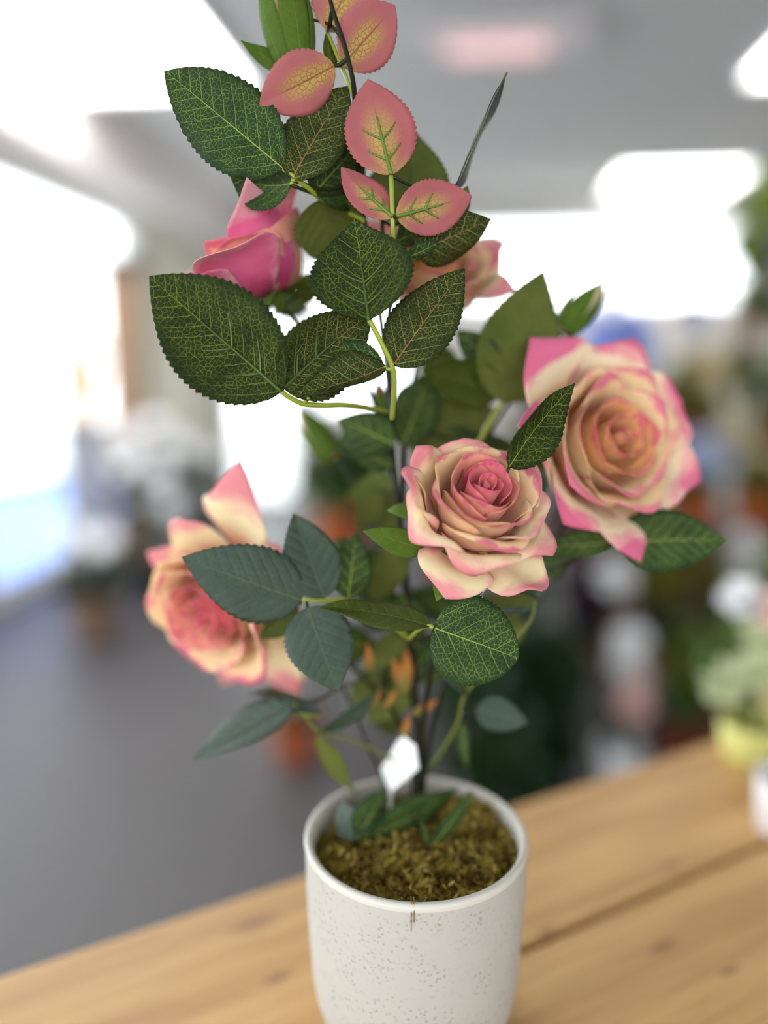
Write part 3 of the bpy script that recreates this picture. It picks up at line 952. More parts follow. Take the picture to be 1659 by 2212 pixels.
# young orange shoots on the stems
M['shoot'] = petal_mat('orange_shoot', srgb(196, 128, 40), srgb(130, 122, 34), srgb(206, 92, 56), 0.25, 0.8)
for (bx, by, tx, ty, d) in ((800, 1450, 793, 1390, .46), (872, 1500, 878, 1402, .47), (862, 1478, 848, 1420, .47), (890, 1545, 945, 1512, .47),
                            (830, 1530, 856, 1490, .468), (800, 1530, 822, 1485, .462), (868, 1600, 884, 1545, .474)):
    make_leaf((bx, by), (tx, ty), d, d, .34, 20, 'f', .3, .05, .2, 'shoot', 'shoot', rib=False, tooth=0, name='young_shoot')

# stalks
stalk([(612, 364, .392), (640, 386, .393), (668, 408, .398), (692, 428, .406), (745, 455, .42), (790, 478, .415)], .0013, .0012)
stalk([(640, 386, .3925), (630, 396, .394), (626, 399, .394)], .0009, .0008)
stalk([(641, 387, .3925), (634, 390, .392), (630, 388, .392)], .0009, .0008)
stalk([(845, 380, .3845), (848, 468, .3855), (849, 520, .390), (842, 590, .400)], .0012, .0013)
stalk([(770, 228, .398), (757, 190, .3945), (737, 142, .392), (716, 90, .396), (706, 68, .398)], .0010, .0009)
stalk([(738, 143, .392), (722, 142, .389)], .0009, .0008)
stalk([(668, 42, .399), (700, 48, .3985), (722, 62, .390), (738, 84, .383)], .0008, .0009, 'stalk_dark')
stalk([(797, 690, .3805), (828, 748, .384), (849, 798, .388), (851, 850, .395), (847, 905, .41)], .0013, .0014)
stalk([(849, 798, .388), (838, 797, .388), (830, 792, .388)], .001, .0009)
stalk([(608, 846, .3845), (625, 858, .387), (655, 872, .391), (700, 875, .397), (745, 874, .405), (800, 880, .425), (838, 890, .44)], .0013, .0012)
stalk([(655, 872, .391), (668, 858, .389)], .0011, .0009)
stalk([(936, 1356, .3842), (925, 1352, .386), (905, 1360, .40), (885, 1380, .43)], .0011, .0012)
stalk([(652, 1296, .415), (700, 1297, .418), (755, 1297, .424), (820, 1330, .436), (884, 1380, .45)], .0012, .0012)
stalk([(690, 1545, .458), (650, 1540, .455), (634, 1516, .452)], .0011, .001)
stalk([(650, 1540, .455), (692, 1582, .458), (760, 1600, .465), (850, 1640, .475), (900, 1670, .48)], .0009, .0010, 'stalk_olive')
stalk([(1156, 1296, .431), (1140, 1350, .436), (1060, 1440, .446), (1005, 1500, .455), (985, 1570, .465), (930, 1660, .478)], .0009, .0011, 'stalk_olive')
stalk([(1085, 868, .452), (1060, 910, .455), (1030, 960, .46), (960, 1060, .468), (890, 1200, .470)], .0014, .0015)
stalk([(1330, 1170, .448), (1250, 1200, .455), (1100, 1280, .462), (980, 1380, .468), (905, 1470, .472)], .0016, .0018, 'stalk_dark')
# stems
stalk([(704, -40, .382), (720, 25, .382), (741, 88, .383), (757, 150, .385), (766, 205, .391), (772, 330, .41), (788, 480, .42), (815, 640, .435), (835, 800, .447),
       (848, 960, .455), (868, 1150, .464), (882, 1300, .470), (897, 1500, .476), (906, 1720, .478)], .0010, .0021, 'stem', 'stem')
stalk([(824, 440, .412), (828, 520, .416), (842, 640, .425), (838, 720, .432), (848, 880, .45), (850, 960, .458), (868, 1200, .47), (884, 1400, .476), (900, 1600, .482), (912, 1712, .484)], .0011, .0018, 'stem', 'stem')
stalk([(600, 650, .445), (660, 720, .446), (740, 780, .448), (790, 830, .45), (820, 900, .455), (842, 980, .461), (866, 1150, .468), (880, 1350, .474)], .0012, .0015, 'stem', 'stem')
stalk([(560, 1320, .49), (640, 1370, .485), (760, 1440, .482), (850, 1540, .481), (890, 1640, .482)], .0014, .0015, 'stem', 'stem')
stalk([(1010, 1190, .425), (985, 1290, .435), (945, 1400, .452), (918, 1520, .466), (910, 1650, .476)], .0016, .0018, 'stem', 'stem')
stalk([(740, 1480, .47), (790, 1600, .474), (830, 1700, .476)], .0008, .001, 'stem', 'stem')


# ------------------------------------------------------------------ roses
def petal(root, Mx, th, wdeg, rb, L, a0, a1, a2, tl=0.55, z0=0.0, eroll=0.4, wav=0.02, point=0.0, spiral=0.05, rnd=0.25,
          mats=('p_mid', 'p_midb'), seed=0, nu=16, nv=19, name='petal', tilt=0.0, kb=0.42):
    rg = random.Random(seed)
    f1, f2, f3 = rg.uniform(0, 6.28), rg.uniform(0, 6.28), rg.uniform(1.5, 2.6)
    asym = rg.uniform(-0.35, 0.35)
    G, A, B = [], [], []
    th, wd = rad(th), rad(wdeg)
    cols = []
    for j in range(nv):
        s = -1 + 2 * j / (nv - 1)
        tm = 1 - rnd * abs(s) ** 2.8 + point * (1 - abs(s)) ** 3 + 0.025 * math.sin(3 * s + f2)
        n = 40
        er = 1 + eroll * (s * s) * (1 + asym * s)
        pts = []
        r, z = 0.0, 0.0
        for i in range(n + 1):
            q = tm * i / n
            if q < tl:
                k = min(1.0, q / (tl * 0.75)); k = k * k * (3 - 2 * k)
                al = a0 + (a1 - a0) * k
            else:
                k = (q - tl) / (1 - tl); k = min(1.3, k) ** 1.4
                al = a1 + (a2 * er - a1) * k
            pts.append((r, z, q))
            r += L * tm / n * math.sin(rad(al))
            z += L * tm / n * math.cos(rad(al))
        cols.append((s, tm, pts, n))
    for i in range(nu):
        t = i / (nu - 1)
        rg_, ra_, rb_ = [], [], []
        for (s, tm, pts, n) in cols:
            x = t * n
            k = min(int(x), n - 1)
            fr = x - k
            r = pts[k][0] * (1 - fr) + pts[k + 1][0] * fr
            z = pts[k][1] * (1 - fr) + pts[k + 1][1] * fr
            q = tm * t
            kw = kb + (1 - kb) * math.sin(math.pi / 2 * min(1, q * 1.5))
            ph = th + s * wd * kw
            rr = (rb + r) * (1 + spiral * s) + wav * L * t * t * math.sin(f3 * 3 * s + f1)
            zz = z0 + z + wav * L * t * t * math.cos(f3 * 2.3 * s + f2) + tilt * s * L * t
            rg_.append(Mx @ Vector((rr * math.cos(ph), rr * math.sin(ph), zz)))
            ra_.append((q, (s + 1) / 2))
            rb_.append((s * wd * 2.2, q * L * 100))
        G.append(rg_); A.append(ra_); B.append(rb_)
    return sheet(name, G, A, B, 0.0004, [M[mats[1]], M[mats[0]]], root)


def rose_root(name, c, axis, label, scale=1.0, yref=None):
    """flower frame: z along the axis, y up in view, x right in view"""
    z = axis.normalized()
    yr = yref or CU
    y = (yr - z * yr.dot(z)).normalized()
    x = y.cross(z)
    r = bpy.data.objects.new(name, None)
    r.empty_display_size = 0.02
    COL.objects.link(r)
    r.parent = plant
    r.location = c - POTC
    HEADS.append(c - POTC - z * (0.009 if name == 'rose' else 0.0))
    r['label'] = label
    Mx = Matrix((x, y, z)).transposed() * scale
    return r, Mx


def receptacle(root, Mx, mat='sepal'):
    V, F = lathe_geo([(0.0, -0.010), (0.002, -0.010), (0.004, -0.006), (0.0065, -0.002), (0.008, 0.003), (0.006, 0.006), (0.0, 0.007)], 20)
    mesh_obj('calyx', [Mx @ Vector(v) for v in V], F, M[mat], root)


def sepals(root, Mx, n, L=0.03, a=100, th0=20):
    for i in range(n):
        petal(root, Mx, th0 + 360 * i / n, 26, 0.004, L, a, a - 10, a + 20, 0.5, -0.001, 0.1, 0.02, 0.25, 0, 0.9, ('sepal', 'sepal'), 70 + i, 12, 9, 'sepal', kb=0.9)


# front rose ------------------------------------------------------
ax = -CF * 0.76 + CU * 0.62 + CR * 0.20
r1, X1 = rose_root('rose', P(1010, 1136, .408), ax, 'open cream and pink rose in sharp focus')
receptacle(r1, X1)
pm = ('p_mid', 'p_midb'); po = ('p_out', 'p_outb'); pi = ('p_in', 'p_in'); pcx = ('p_core', 'p_core')
FR = [
    # th, w, rb, L, a0, a1, a2, tl, z0, eroll, wav, mats
    (200, 175, .0012, .019, 4, 0, 2, .6, .018, .0, .00, pcx),
    (60, 150, .0030, .020, 8, 2, 4, .6, .0175, .1, .01, pcx),
    (290, 120, .0052, .022, 14, 2, 8, .6, .016, .1, .02, pcx),
    (160, 105, .0070, .0235, 16, 4, 10, .6, .0145, .1, .02, pcx),
    (40, 95, .0085, .024, 18, 6, 14, .6, .014, .2, .02, pcx),
    (255, 80, .0098, .025, 24, 5, 14, .6, .0105, .2, .02, pi),
    (330, 70, .0106, .025, 26, 7, 20, .6, .0105, .2, .02, pi),
    (110, 75, .0112, .028, 26, 8, 18, .6, .0105, .2, .02, pi),
    (190, 70, .0116, .027, 30, 8, 18, .6, .0095, .2, .02, pi),
    (238, 66, .0126, .0325, 40, 8, 46, .76, .004, .3, .02, pm),
    (300, 60, .0130, .031, 44, 10, 60, .74, .004, .3, .03, pm),
    (10, 62, .0130, .034, 44, 14, 40, .64, .004, .3, .03, pm),
    (75, 62, .0125, .034, 40, 14, 30, .64, .004, .3, .02, pm),
    (140, 60, .0125, .035, 42, 14, 30, .64, .004, .3, .03, pm),
    (195, 58, .0125, .036, 46, 12, 66, .76, .003, .4, .03, pm),
    (268, 58, .0130, .036, 62, 14, 112, .72, .000, .9, .04, pm),
    (330, 52, .0130, .037, 60, 18, 70, .60, .000, .5, .04, po),
    (28, 58, .0130, .038, 56, 24, 42, .60, -.001, .2, .02, po),
    (95, 50, .0130, .037, 54, 26, 40, .60, -.001, .3, .03, po),
    (150, 40, .0130, .042, 58, 20, 40, .66, -.001, .6, .04, po),
    (178, 34, .0130, .044, 60, 24, 48, .66, -.001, .6, .05, po),
    (205, 40, .0130, .041, 72, 24, 150, .64, -.002, .5, .05, po),
    (258, 42, .0130, .036, 74, 26, 150, .62, -.003, .2, .04, po),
    (318, 40, .0125, .036, 74, 34, 110, .62, -.003, .3, .05, po),
    (244, 36, .0120, .032, 86, 66, 120, .50, -.006, .3, .05, po),
    (300, 32, .0120, .037, 86, 72, 70, .55, -.006, .3, .05, po),
]
for i, p in enumerate(FR):
    petal(r1, X1, p[0], p[1], p[2], p[3], p[4], p[5], p[6], p[7], p[8], p[9], p[10], (0.04, .16)[i > 18], .05, .25, p[11], 100 + i)
sepals(r1, X1, 4, 0.034, 105, 60)
make_leaf((915, 1188), (785, 1147), .396, .388, .44, 10, 'f', .1, .06, .1, 'sepal', 'sepal', tooth=.02, teeth=9, name='sepal')
V, F = [], []
rg = random.Random(5)
for i in range(16):
    a = LP(1045 + rg.uniform(-22, 22), 1262 + rg.uniform(-8, 8), .392)
    bq = a + CR * rg.uniform(-.012, .0) - CU * rg.uniform(.001, .006) - CF * rg.uniform(0, .004)
    v2, f2 = tube_geo(smooth_path([a, (a + bq) / 2 + CU * rg.uniform(0, .002), bq], 3), 0.00012, 4)
    k = len(V); V += v2; F += [tuple(q + k for q in f) for f in f2]
th = mesh_obj('frayed_thread', V, F, plain('white_thread', srgb(220, 220, 216), 0.6), plant)
th['kind'] = 'stuff'


def std_rose(root, Mx, sc, inner, mid, outer, seed, outer_a=(60, 24, 80), core=None, rot=0, n_out=6):
    rg = random.Random(seed)
    core = core or inner
    k = 0
    spec = [(3, 140, .002, .020, 6, 1, 4, .014, core, .01, 0), (4, 90, .0065, .025, 18, 3, 10, .010, core, .02, 40), (4, 78, .0105, .029, 28, 6, 20, .006, inner, .02, 10),
            (5, 64, .0125, .035, 42, 10, 38, .002, mid, .03, 30), (5, 56, .013, .040, 54, 18, 62, -.001, mid, .04, 0), (n_out, 44, .013, .046, *outer_a, -.003, outer, .05, 25)]
    for (n, wd, rb, L, a0, a1, a2, z0, mt, wv, off) in spec:
        for i in range(n):
            k += 1
            petal(root, Mx, rot + off + 360 * i / n + rg.uniform(-8, 8), wd * rg.uniform(.92, 1.08), rb * sc * rg.uniform(.95, 1.05), L * sc * rg.uniform(.95, 1.05), a0, a1 * rg.uniform(.8, 1.2),
                  a2 * rg.uniform(.9, 1.4), .66, z0 * sc, rg.uniform(.1, .5), wv * rg.uniform(.6, 1.4), rg.choice((0.02, .08, .12) if L < .045 else (.14, .22, .3)), .05, .28 if L < .045 else .36, mt, seed * 50 + k)


# right rose
ax = -CF * 0.90 + CU * 0.14 + CR * 0.40
r2, X2 = rose_root('rose', P(1252, 975, .472), ax, 'apricot rose with bright pink petal edges behind a dark leaf')
receptacle(r2, X2)
std_rose(r2, X2, 1.24, ('r_in', 'r_in'), ('r_mid', 'r_mid'), ('r_out', 'p_outb'), 21, (66, 34, 66), n_out=7)
sepals(r2, X2, 4, .03, 110, 10)
# lower left rose, drooping to the left
ax = -CR * 0.46 - CF * 0.70 - CU * 0.42
r3, X3 = rose_root('rose', P(525, 1262, .492), ax, 'drooping cream and coral rose behind a grey green leaf')
receptacle(r3, X3)
std_rose(r3, X3, 1.28, ('p_in', 'p_core'), ('p_mid', 'p_midb'), ('p_out', 'p_outb'), 33, (84, 66, 84), rot=15, n_out=0)
for i, p in enumerate((
        (66, 30, .014, .060, 86, 70, 96, .6, -.003, .6, .05, .35), (100, 38, .014, .046, 80, 50, 80, .6, -.002, .4, .05, .15), (150, 40, .014, .044, 80, 54, 84, .6, -.002, .4, .05, .2),
        (196, 36, .014, .056, 84, 62, 76, .6, -.003, .4, .04, .3), (240, 30, .014, .058, 86, 74, 90, .6, -.003, .8, .04, .35), (276, 28, .014, .060, 90, 78, 96, .6, -.004, .8, .05, .35),
        (20, 34, .014, .046, 84, 60, 90, .6, -.003, .5, .05, .2), (322, 34, .014, .044, 84, 60, 90, .6, -.003, .5, .05, .2))):
    petal(r3, X3, *p[:11], p[11], .05, .4, ('p_out', 'p_outb'), 950 + i)
sepals(r3, X3, 4, .03, 110, 10)
# upper left rose seen from its side
ax = CU * 0.86 - CR * 0.42 - CF * 0.16
r4, X4 = rose_root('rose', P(592, 636, .440), ax, 'magenta pink rose seen from the side', yref=-CF)
receptacle(r4, X4)
std_rose(r4, X4, .98, ('p_mid', 'p_in'), ('p_mid', 'p_in'), ('m_in', 'm_out'), 45, (70, 30, 58), rot=10, n_out=0)
mo = ('m_in', 'm_out')
for i, p in enumerate((
        # outer petals: 90 faces the viewer, 0 is to the left, 180 to the right
        (20, 46, .012, .040, 72, 52, 70, .6, 0, .3, .03, .05), (68, 46, .013, .041, 74, 40, 84, .6, -.001, .6, .04, .06), (108, 42, .013, .043, 56, 6, 40, .62, -.001, 1.6, .02, .4),
        (156, 40, .012, .042, 54, 10, 44, .62, 0, 1.4, .03, .36), (205, 50, .012, .039, 54, 14, 40, .6, 0, .6, .03, .1), (270, 56, .012, .036, 54, 14, 30, .6, 0, .4, .03, .1), (330, 54, .012, .040, 64, 30, 50, .6, 0, .4, .03, .1))):
    p = (p[0], p[1], p[2], p[3] * 1.1) + p[4:]
    petal(r4, X4, *p[:11], p[11], .05, .3, mo, 900 + i)
sepals(r4, X4, 5, .026, 100, 10)
# rose half hidden behind the centre leaves
ax = -CF * 0.75 + CU * 0.6 + CR * 0.1
r5, X5 = rose_root('rose', P(925, 640, .485), ax, 'peach rose mostly hidden behind the centre leaves')
receptacle(r5, X5)
std_rose(r5, X5, .95, ('r_in', 'r_in'), ('p_mid', 'p_midb'), ('p_out', 'p_outb'), 57, (66, 34, 66))
stalk([(925, 660, .485), (905, 760, .48), (880, 900, .475), (870, 1100, .474)], .0014, .0016, 'stem', 'stem')
stalk([(1292, 1010, .475), (1230, 1120, .475), (1100, 1300, .474), (960, 1480, .476), (915, 1690, .482)], .0015, .0018, 'stem', 'stem')


# buds
def rosebud(c, tip, rmax, label, n=5, reflex=None, seed=1, pinkm=('p_out', 'p_outb')):
    axv = (tip - c)
    L = axv.length
    root, Mx = rose_root('rosebud', c, axv, label)
    V, F = lathe_geo([(0.0, 0.02 * L), (rmax * .4, .03 * L), (rmax * .72, .14 * L), (rmax * .86, .3 * L), (rmax * .84, .5 * L), (rmax * .62, .72 * L), (rmax * .3, .9 * L), (0.0005, .98 * L)], 28)
    uvA = [(0.5, .5)] * len(V)
    core = mesh_obj('bud_petals', [Mx @ Vector(v) for v in V], F, M[pinkm[0]], root, uvs={'leafuv': uvA, 'flatuv': [(v[0] * 100, v[2] * 100) for v in V]})
    rg = random.Random(seed)
    for i in range(n):
        th = rad(360 * i / n + 30)
        G, A, B = [], [], []
        nu, nv = 14, 9
        for a in range(nu):
            t = a / (nu - 1)
            rr = rmax * (0.22 + 0.83 * math.sin(math.pi * min(1, t * .84 + .16)) ** .8) 
            hw = rad(360 / n * .51) * (1 - t ** 2.6)
            if reflex == i:
                rr = rmax * .4 + L * .62 * t * .8
            zz = L * 1.02 * t if reflex != i else L * (.05 - .0 * t + .28 * t * t)
            row, ra, rb_ = [], [], []
            for j in range(nv):
                s = -1 + 2 * j / (nv - 1)
                ph = th + s * hw * (1 if reflex != i else .5 * rmax / max(rr, rmax))
                row.append(Mx @ Vector((rr * math.cos(ph) * (1.02 + .02 * abs(s)), rr * math.sin(ph) * (1.02 + .02 * abs(s)), zz)))
                ra.append((t, (s + 1) / 2)); rb_.append((s * rmax * 50, t * L * 100))
            G.append(row); A.append(ra); B.append(rb_)
        sheet('sepal', G, A, B, 0.0004, [M['sepal'], M['sepal']], root)
    return root


rosebud(P(640, 142, .400), P(592, -95, .402), .0128, 'green rosebud with pink slits', 5, None, 3)
make_leaf((630, 146), (521, 87), .402, .398, .38, 30, 'b', .2, .1, .1, 'sepal', 'sepal', rib=False, tooth=0, name='sepal')
stalk([(632, 126, .400), (650, 160, .405), (720, 230, .41), (770, 320, .413)], .0012, .0012, 'stalk_dark')
rosebud(P(1215, 715, .470), P(1298, 612, .466), .0095, 'pale green rosebud above the apricot rose', 5, None, 4)
stalk([(1215, 715, .47), (1180, 770, .468), (1120, 840, .466), (1060, 930, .466)], .0012, .0012, 'stalk_dark')
rosebud(P(828, 892, .475), P(816, 826, .475), .0042, 'tiny coral bud beside the stems', 4, None, 5, ('p_core', 'p_core'))
rosebud(P(725, 990, .53), P(640, 885, .54), .0100, 'blurred beige bud behind the left foliage', 4, None, 6)
stalk([(725, 990, .53), (790, 1080, .52), (860, 1200, .50), (885, 1350, .49)], .0012, .0012, 'stalk_dark')

join_up()

# plant tag
tagm = plain('white_plastic_tag', srgb(246, 246, 246), 0.5, 0.3, 0.02)
tp = [P(820, 1665, .478), P(845, 1712, .474), P(905, 1660, .468), P(898, 1610, .470), P(868, 1586, .474)]
nn = (tp[1] - tp[0]).cross(tp[3] - tp[0]).normalized() * 0.0005
cen = POTC + Vector((0, 0, POT_H))
V = [p - cen + nn for p in tp] + [p - cen - nn for p in tp]
n = len(tp)
F = [tuple(range(n)), tuple(reversed(range(n, 2 * n)))] + [(i, n + i, n + (i + 1) % n, (i + 1) % n) for i in range(n)]
o = mesh_obj('plant_tag', V, F, tagm, None, False)
o.location = cen
tag(o, 'blank white plastic plant tag stuck in the moss beside the stems', 'plant tag')
# stick of the tag
q0 = P(845, 1705, .4745) - cen
k = min(1.0, 0.045 / math.hypot(q0.x, q0.y))
sv, sf = tube_geo([q0, Vector((q0.x * k, q0.y * k, 0.100 - POT_H))], 0.0012, 6)
mesh_obj('tag_stick', sv, sf, tagm, o)
#BACKGROUND
# ------------------------------------------------------------------ the shop behind
BG = {}


def bmat(key, rgb, rough=0.7, transl=0.0):
    if key not in BG:
        BG[key] = plain('shop_' + key, rgb, rough, 0.25, 0.25, 14, 0, 0, transl)
    return BG[key]


bmat('terracotta', srgb(168, 84, 40)); bmat('dark_terracotta', srgb(104, 44, 26)); bmat('white_pot', srgb(232, 232, 236)); bmat('cream_pot', srgb(220, 208, 176))
bmat('grey_pot', srgb(150, 152, 160)); bmat('black_pot', srgb(30, 28, 34)); bmat('tan_pot', srgb(212, 168, 116)); bmat('green', srgb(62, 92, 30), .6, .2)
bmat('olive', srgb(118, 118, 44), .6, .2); bmat('dark_green', srgb(24, 52, 20), .6, .15); bmat('lime', srgb(150, 172, 70), .6, .3); bmat('purple_leaf', srgb(52, 20, 48), .6, .1)
bmat('blue_fl', srgb(156, 174, 244), .8, .3); bmat('greyblue_fl', srgb(190, 200, 234), .8, .3); bmat('pink_fl', srgb(246, 212, 204), .8, .3); bmat('white_fl', srgb(250, 250, 252), .8, .3)
bmat('cream_fl', srgb(236, 220, 176), .8, .3); bmat('orange_fl', srgb(224, 128, 40), .8, .3); bmat('palegreen_fl', srgb(222, 230, 190), .8, .3); bmat('board', srgb(104, 70, 46))
bmat('brown_wood', srgb(142, 112, 88)); bmat('grey_metal', srgb(70, 66, 66)); bmat('pale_blue', srgb(176, 198, 246)); bmat('off_white', srgb(236, 236, 240)); bmat('soil', srgb(50, 36, 24))
bmat('stemg', srgb(70, 92, 36))

BL_MESH = {}


def blossom_mesh(kind, matkey):
    k = (kind, matkey)
    if k in BL_MESH:
        return BL_MESH[k]
    V, F = [], []
    rg = random.Random(hash(kind) % 97 if False else len(kind))

    def pet(c, d, up, ln, wd, cup):
        s = d.cross(up).normalized()
        k0 = len(V)
        for (t, wq, h) in ((0, .25, 0), (.4, 1, cup * .3), (.75, .9, cup * .7), (1, .25, cup)):
            p = c + d * (ln * t) + up * (ln * h)
            V.append(p - s * (wd * wq)); V.append(p + s * (wd * wq))
        for q in range(3):
            F.append((k0 + 2 * q, k0 + 2 * q + 1, k0 + 2 * q + 3, k0 + 2 * q + 2))
    Z = Vector((0, 0, 1))
    if kind == 'rosette':
        for (n, ln, cup, off) in ((6, 1.0, .25, 0), (5, .8, .7, .5), (4, .5, 1.2, .2)):
            for i in range(n):
                a = off + 6.283 * i / n
                pet(Vector((0, 0, 0)), Vector((math.cos(a), math.sin(a), 0)), Z, ln, .42 * ln, cup)
    else:   # hydrangea head: a ball of four-petalled florets
        for i in range(46):
            z = 1 - 1.75 * (i + .5) / 46
            a = i * 2.39996
            r = math.sqrt(max(0, 1 - z * z))
            n = Vector((r * math.cos(a), r * math.sin(a), z))
            ref = Vector((0, 0, 1)) if abs(z) < .9 else Vector((1, 0, 0))
            e1 = n.cross(ref).normalized(); e2 = n.cross(e1)
            for q in range(4):
                b_ = q * 1.571 + i
                pet(n * .88, e1 * math.cos(b_) + e2 * math.sin(b_), n, .24, .11, .3)
    me = bpy.data.meshes.new('flower')
    me.from_pydata([tuple(v) for v in V], [], F)
    me.materials.append(BG[matkey])
    me.polygons.foreach_set('use_smooth', [True] * len(F))
    BL_MESH[k] = me
    return me


def shop_plant(name, label, p, pot, foliage, flowers=(), group=None, seed=1, cat='potted plant', tall_pot=True):
    """p: standing point; pot=(material, radius, height); foliage=list of (mat, n, centre height, rx, rz, leaf length);
    flowers=list of (kind, mat, size, [(dx, dy, dz)])"""
    rg = random.Random(seed)
    root = thing(name, label, cat, p, rg.random() * .3, group)
    mk, r, h = pot
    V, F = lathe_geo([(0, 0), (r * .68, 0), (r * .74, h * .06), (r * .94, h * .8), (r * 1.06, h * .8), (r * 1.06, h), (r * .94, h), (r * .9, h * .88), (0, h * .88)], 28)
    mesh_obj('pot', V, F, BG[mk], root, False)
    fol_z = [f[2] for f in foliage] or [h + .05]
    for (mk2, n, cz, rx, rz, ll) in foliage:
        V, F = [], []
        for i in range(n):
            while True:
                v = Vector((rg.uniform(-1, 1), rg.uniform(-1, 1), rg.uniform(-1, 1)))
                if v.length < 1:
                    break
            c = Vector((v.x * rx, v.y * rx, cz + v.z * rz))
            d = (Vector((v.x, v.y, v.z * .6 + .25)) + Vector((rg.gauss(0, .4), rg.gauss(0, .4), rg.gauss(0, .4)))).normalized()
            s = d.cross(Vector((rg.gauss(0, .6), rg.gauss(0, .6), 1))).normalized()
            up = s.cross(d)
            L = ll * rg.uniform(.7, 1.3)
            k = len(V)
            for (t, wq, z_) in ((0, .05, 0), (.3, .26, .05), (.65, .22, .03), (1, .02, -.1)):
                q = c + d * (L * (t - .4)) + up * (L * z_)
                V += [q - s * (L * wq), q + s * (L * wq)]
            for q in range(3):
                F.append((k + 2 * q, k + 2 * q + 1, k + 2 * q + 3, k + 2 * q + 2))
        fo = mesh_obj('foliage', V, F, BG[mk2], root)
        fo['kind'] = 'stuff'
    SV, SF = [], []
    for i in range(7):
        a = rg.random() * 6.283
        tgt = Vector((math.cos(a) * rg.random() * .06, math.sin(a) * rg.random() * .06, max(fol_z) + .03))
        v2, f2 = tube_geo(smooth_path([Vector((math.cos(a) * r * .3, math.sin(a) * r * .3, h * .86)), tgt * .5 + Vector((0, 0, h * .4)), tgt], 3), .004, 5)
        k = len(SV); SV += v2; SF += [tuple(q + k for q in f) for f in f2]
    mesh_obj('stem', SV, SF, BG['stemg'], root)
    for (kind, mk3, size, spots) in flowers:
        me = blossom_mesh(kind, mk3)
        for (dx, dy, dz) in spots:
            o = bpy.data.objects.new('flower', me)
            COL.objects.link(o)
            o.parent = root
            o.location = (dx, dy, dz)
            o.scale = (size * rg.uniform(.85, 1.1),) * 3
            o.rotation_euler = (rg.uniform(.3, 1.2), rg.uniform(-.4, .4), rg.uniform(-.6, .6))
            v2, f2 = tube_geo([Vector((dx * .4, dy * .4, h * .86)), Vector((dx * .8, dy * .8, dz * .7 + h * .26)), Vector((dx, dy, dz))], .003, 5)
            mesh_obj('flower_stalk', v2, f2, BG['stemg'], root)
    return root


def spots(n, rx, z0, z1, seed, ry=None):
    rg = random.Random(seed)
    return [(rg.uniform(-rx, rx), rg.uniform(-(ry or rx), (ry or rx) * .6), rg.uniform(z0, z1)) for _ in range(n)]


# tiered flower stand
SZ = ((0.30, 2.66), (0.62, 3.03), (0.92, 3.40))
sr = stand(1450, 3.0, 0)
stand_o = thing('flower_stand', 'dark brown three tier wooden flower stand crowded with potted plants', 'flower stand', sr, YAW)
HX = 0.92
YYS = [(stand(1450, d, z) - sr).dot(FH) for (z, d) in SZ]      # where the pots of each tier stand
for (z, d), yy in zip(SZ, YYS):
    boxes('shelf', [(-HX, HX, yy - .15, yy + .15, z - .025, z)], BG['board'], stand_o)
for sx in (-1, 0, 1):
    for (z, d), yy in zip(SZ, YYS):
        for q in (-.12, .12):
            boxes('leg', [(sx * (HX - .05) - .02, sx * (HX - .05) + .02, yy + q - .02, yy + q + .02, 0, z - .0255)], BG['board'], stand_o)


def on_shelf(px, i):
    z, d = SZ[i]
    return stand(px, d, z)


def row(lst, place, mpp, group, seed):
    """plants side by side: each spreads no further than half way to its neighbour"""
    xs = [l[2] for l in lst]
    for i, (nm, lb, px, pt, fo, fl) in enumerate(lst):
        gaps = [abs(px - x) * mpp for x in xs if x != px]
        hw = min(gaps) / 2
        pt = (pt[0], min(pt[1], hw * 0.85), pt[2])
        fo = [(m, n, cz, max(0.03, min(rx, hw - 0.50 * ll)), rz, ll) for (m, n, cz, rx, rz, ll) in fo]
        fl = [(k, m, min(sz, hw * 0.8), [(max(-1, min(1, dx / (hw - min(sz, hw * 0.8) + 1e-6))) * (hw - min(sz, hw * 0.8)), dy, dz) for (dx, dy, dz) in sp]) for (k, m, sz, sp) in fl]
        shop_plant(nm, lb, place(px), pt, fo, fl, group, seed + i)


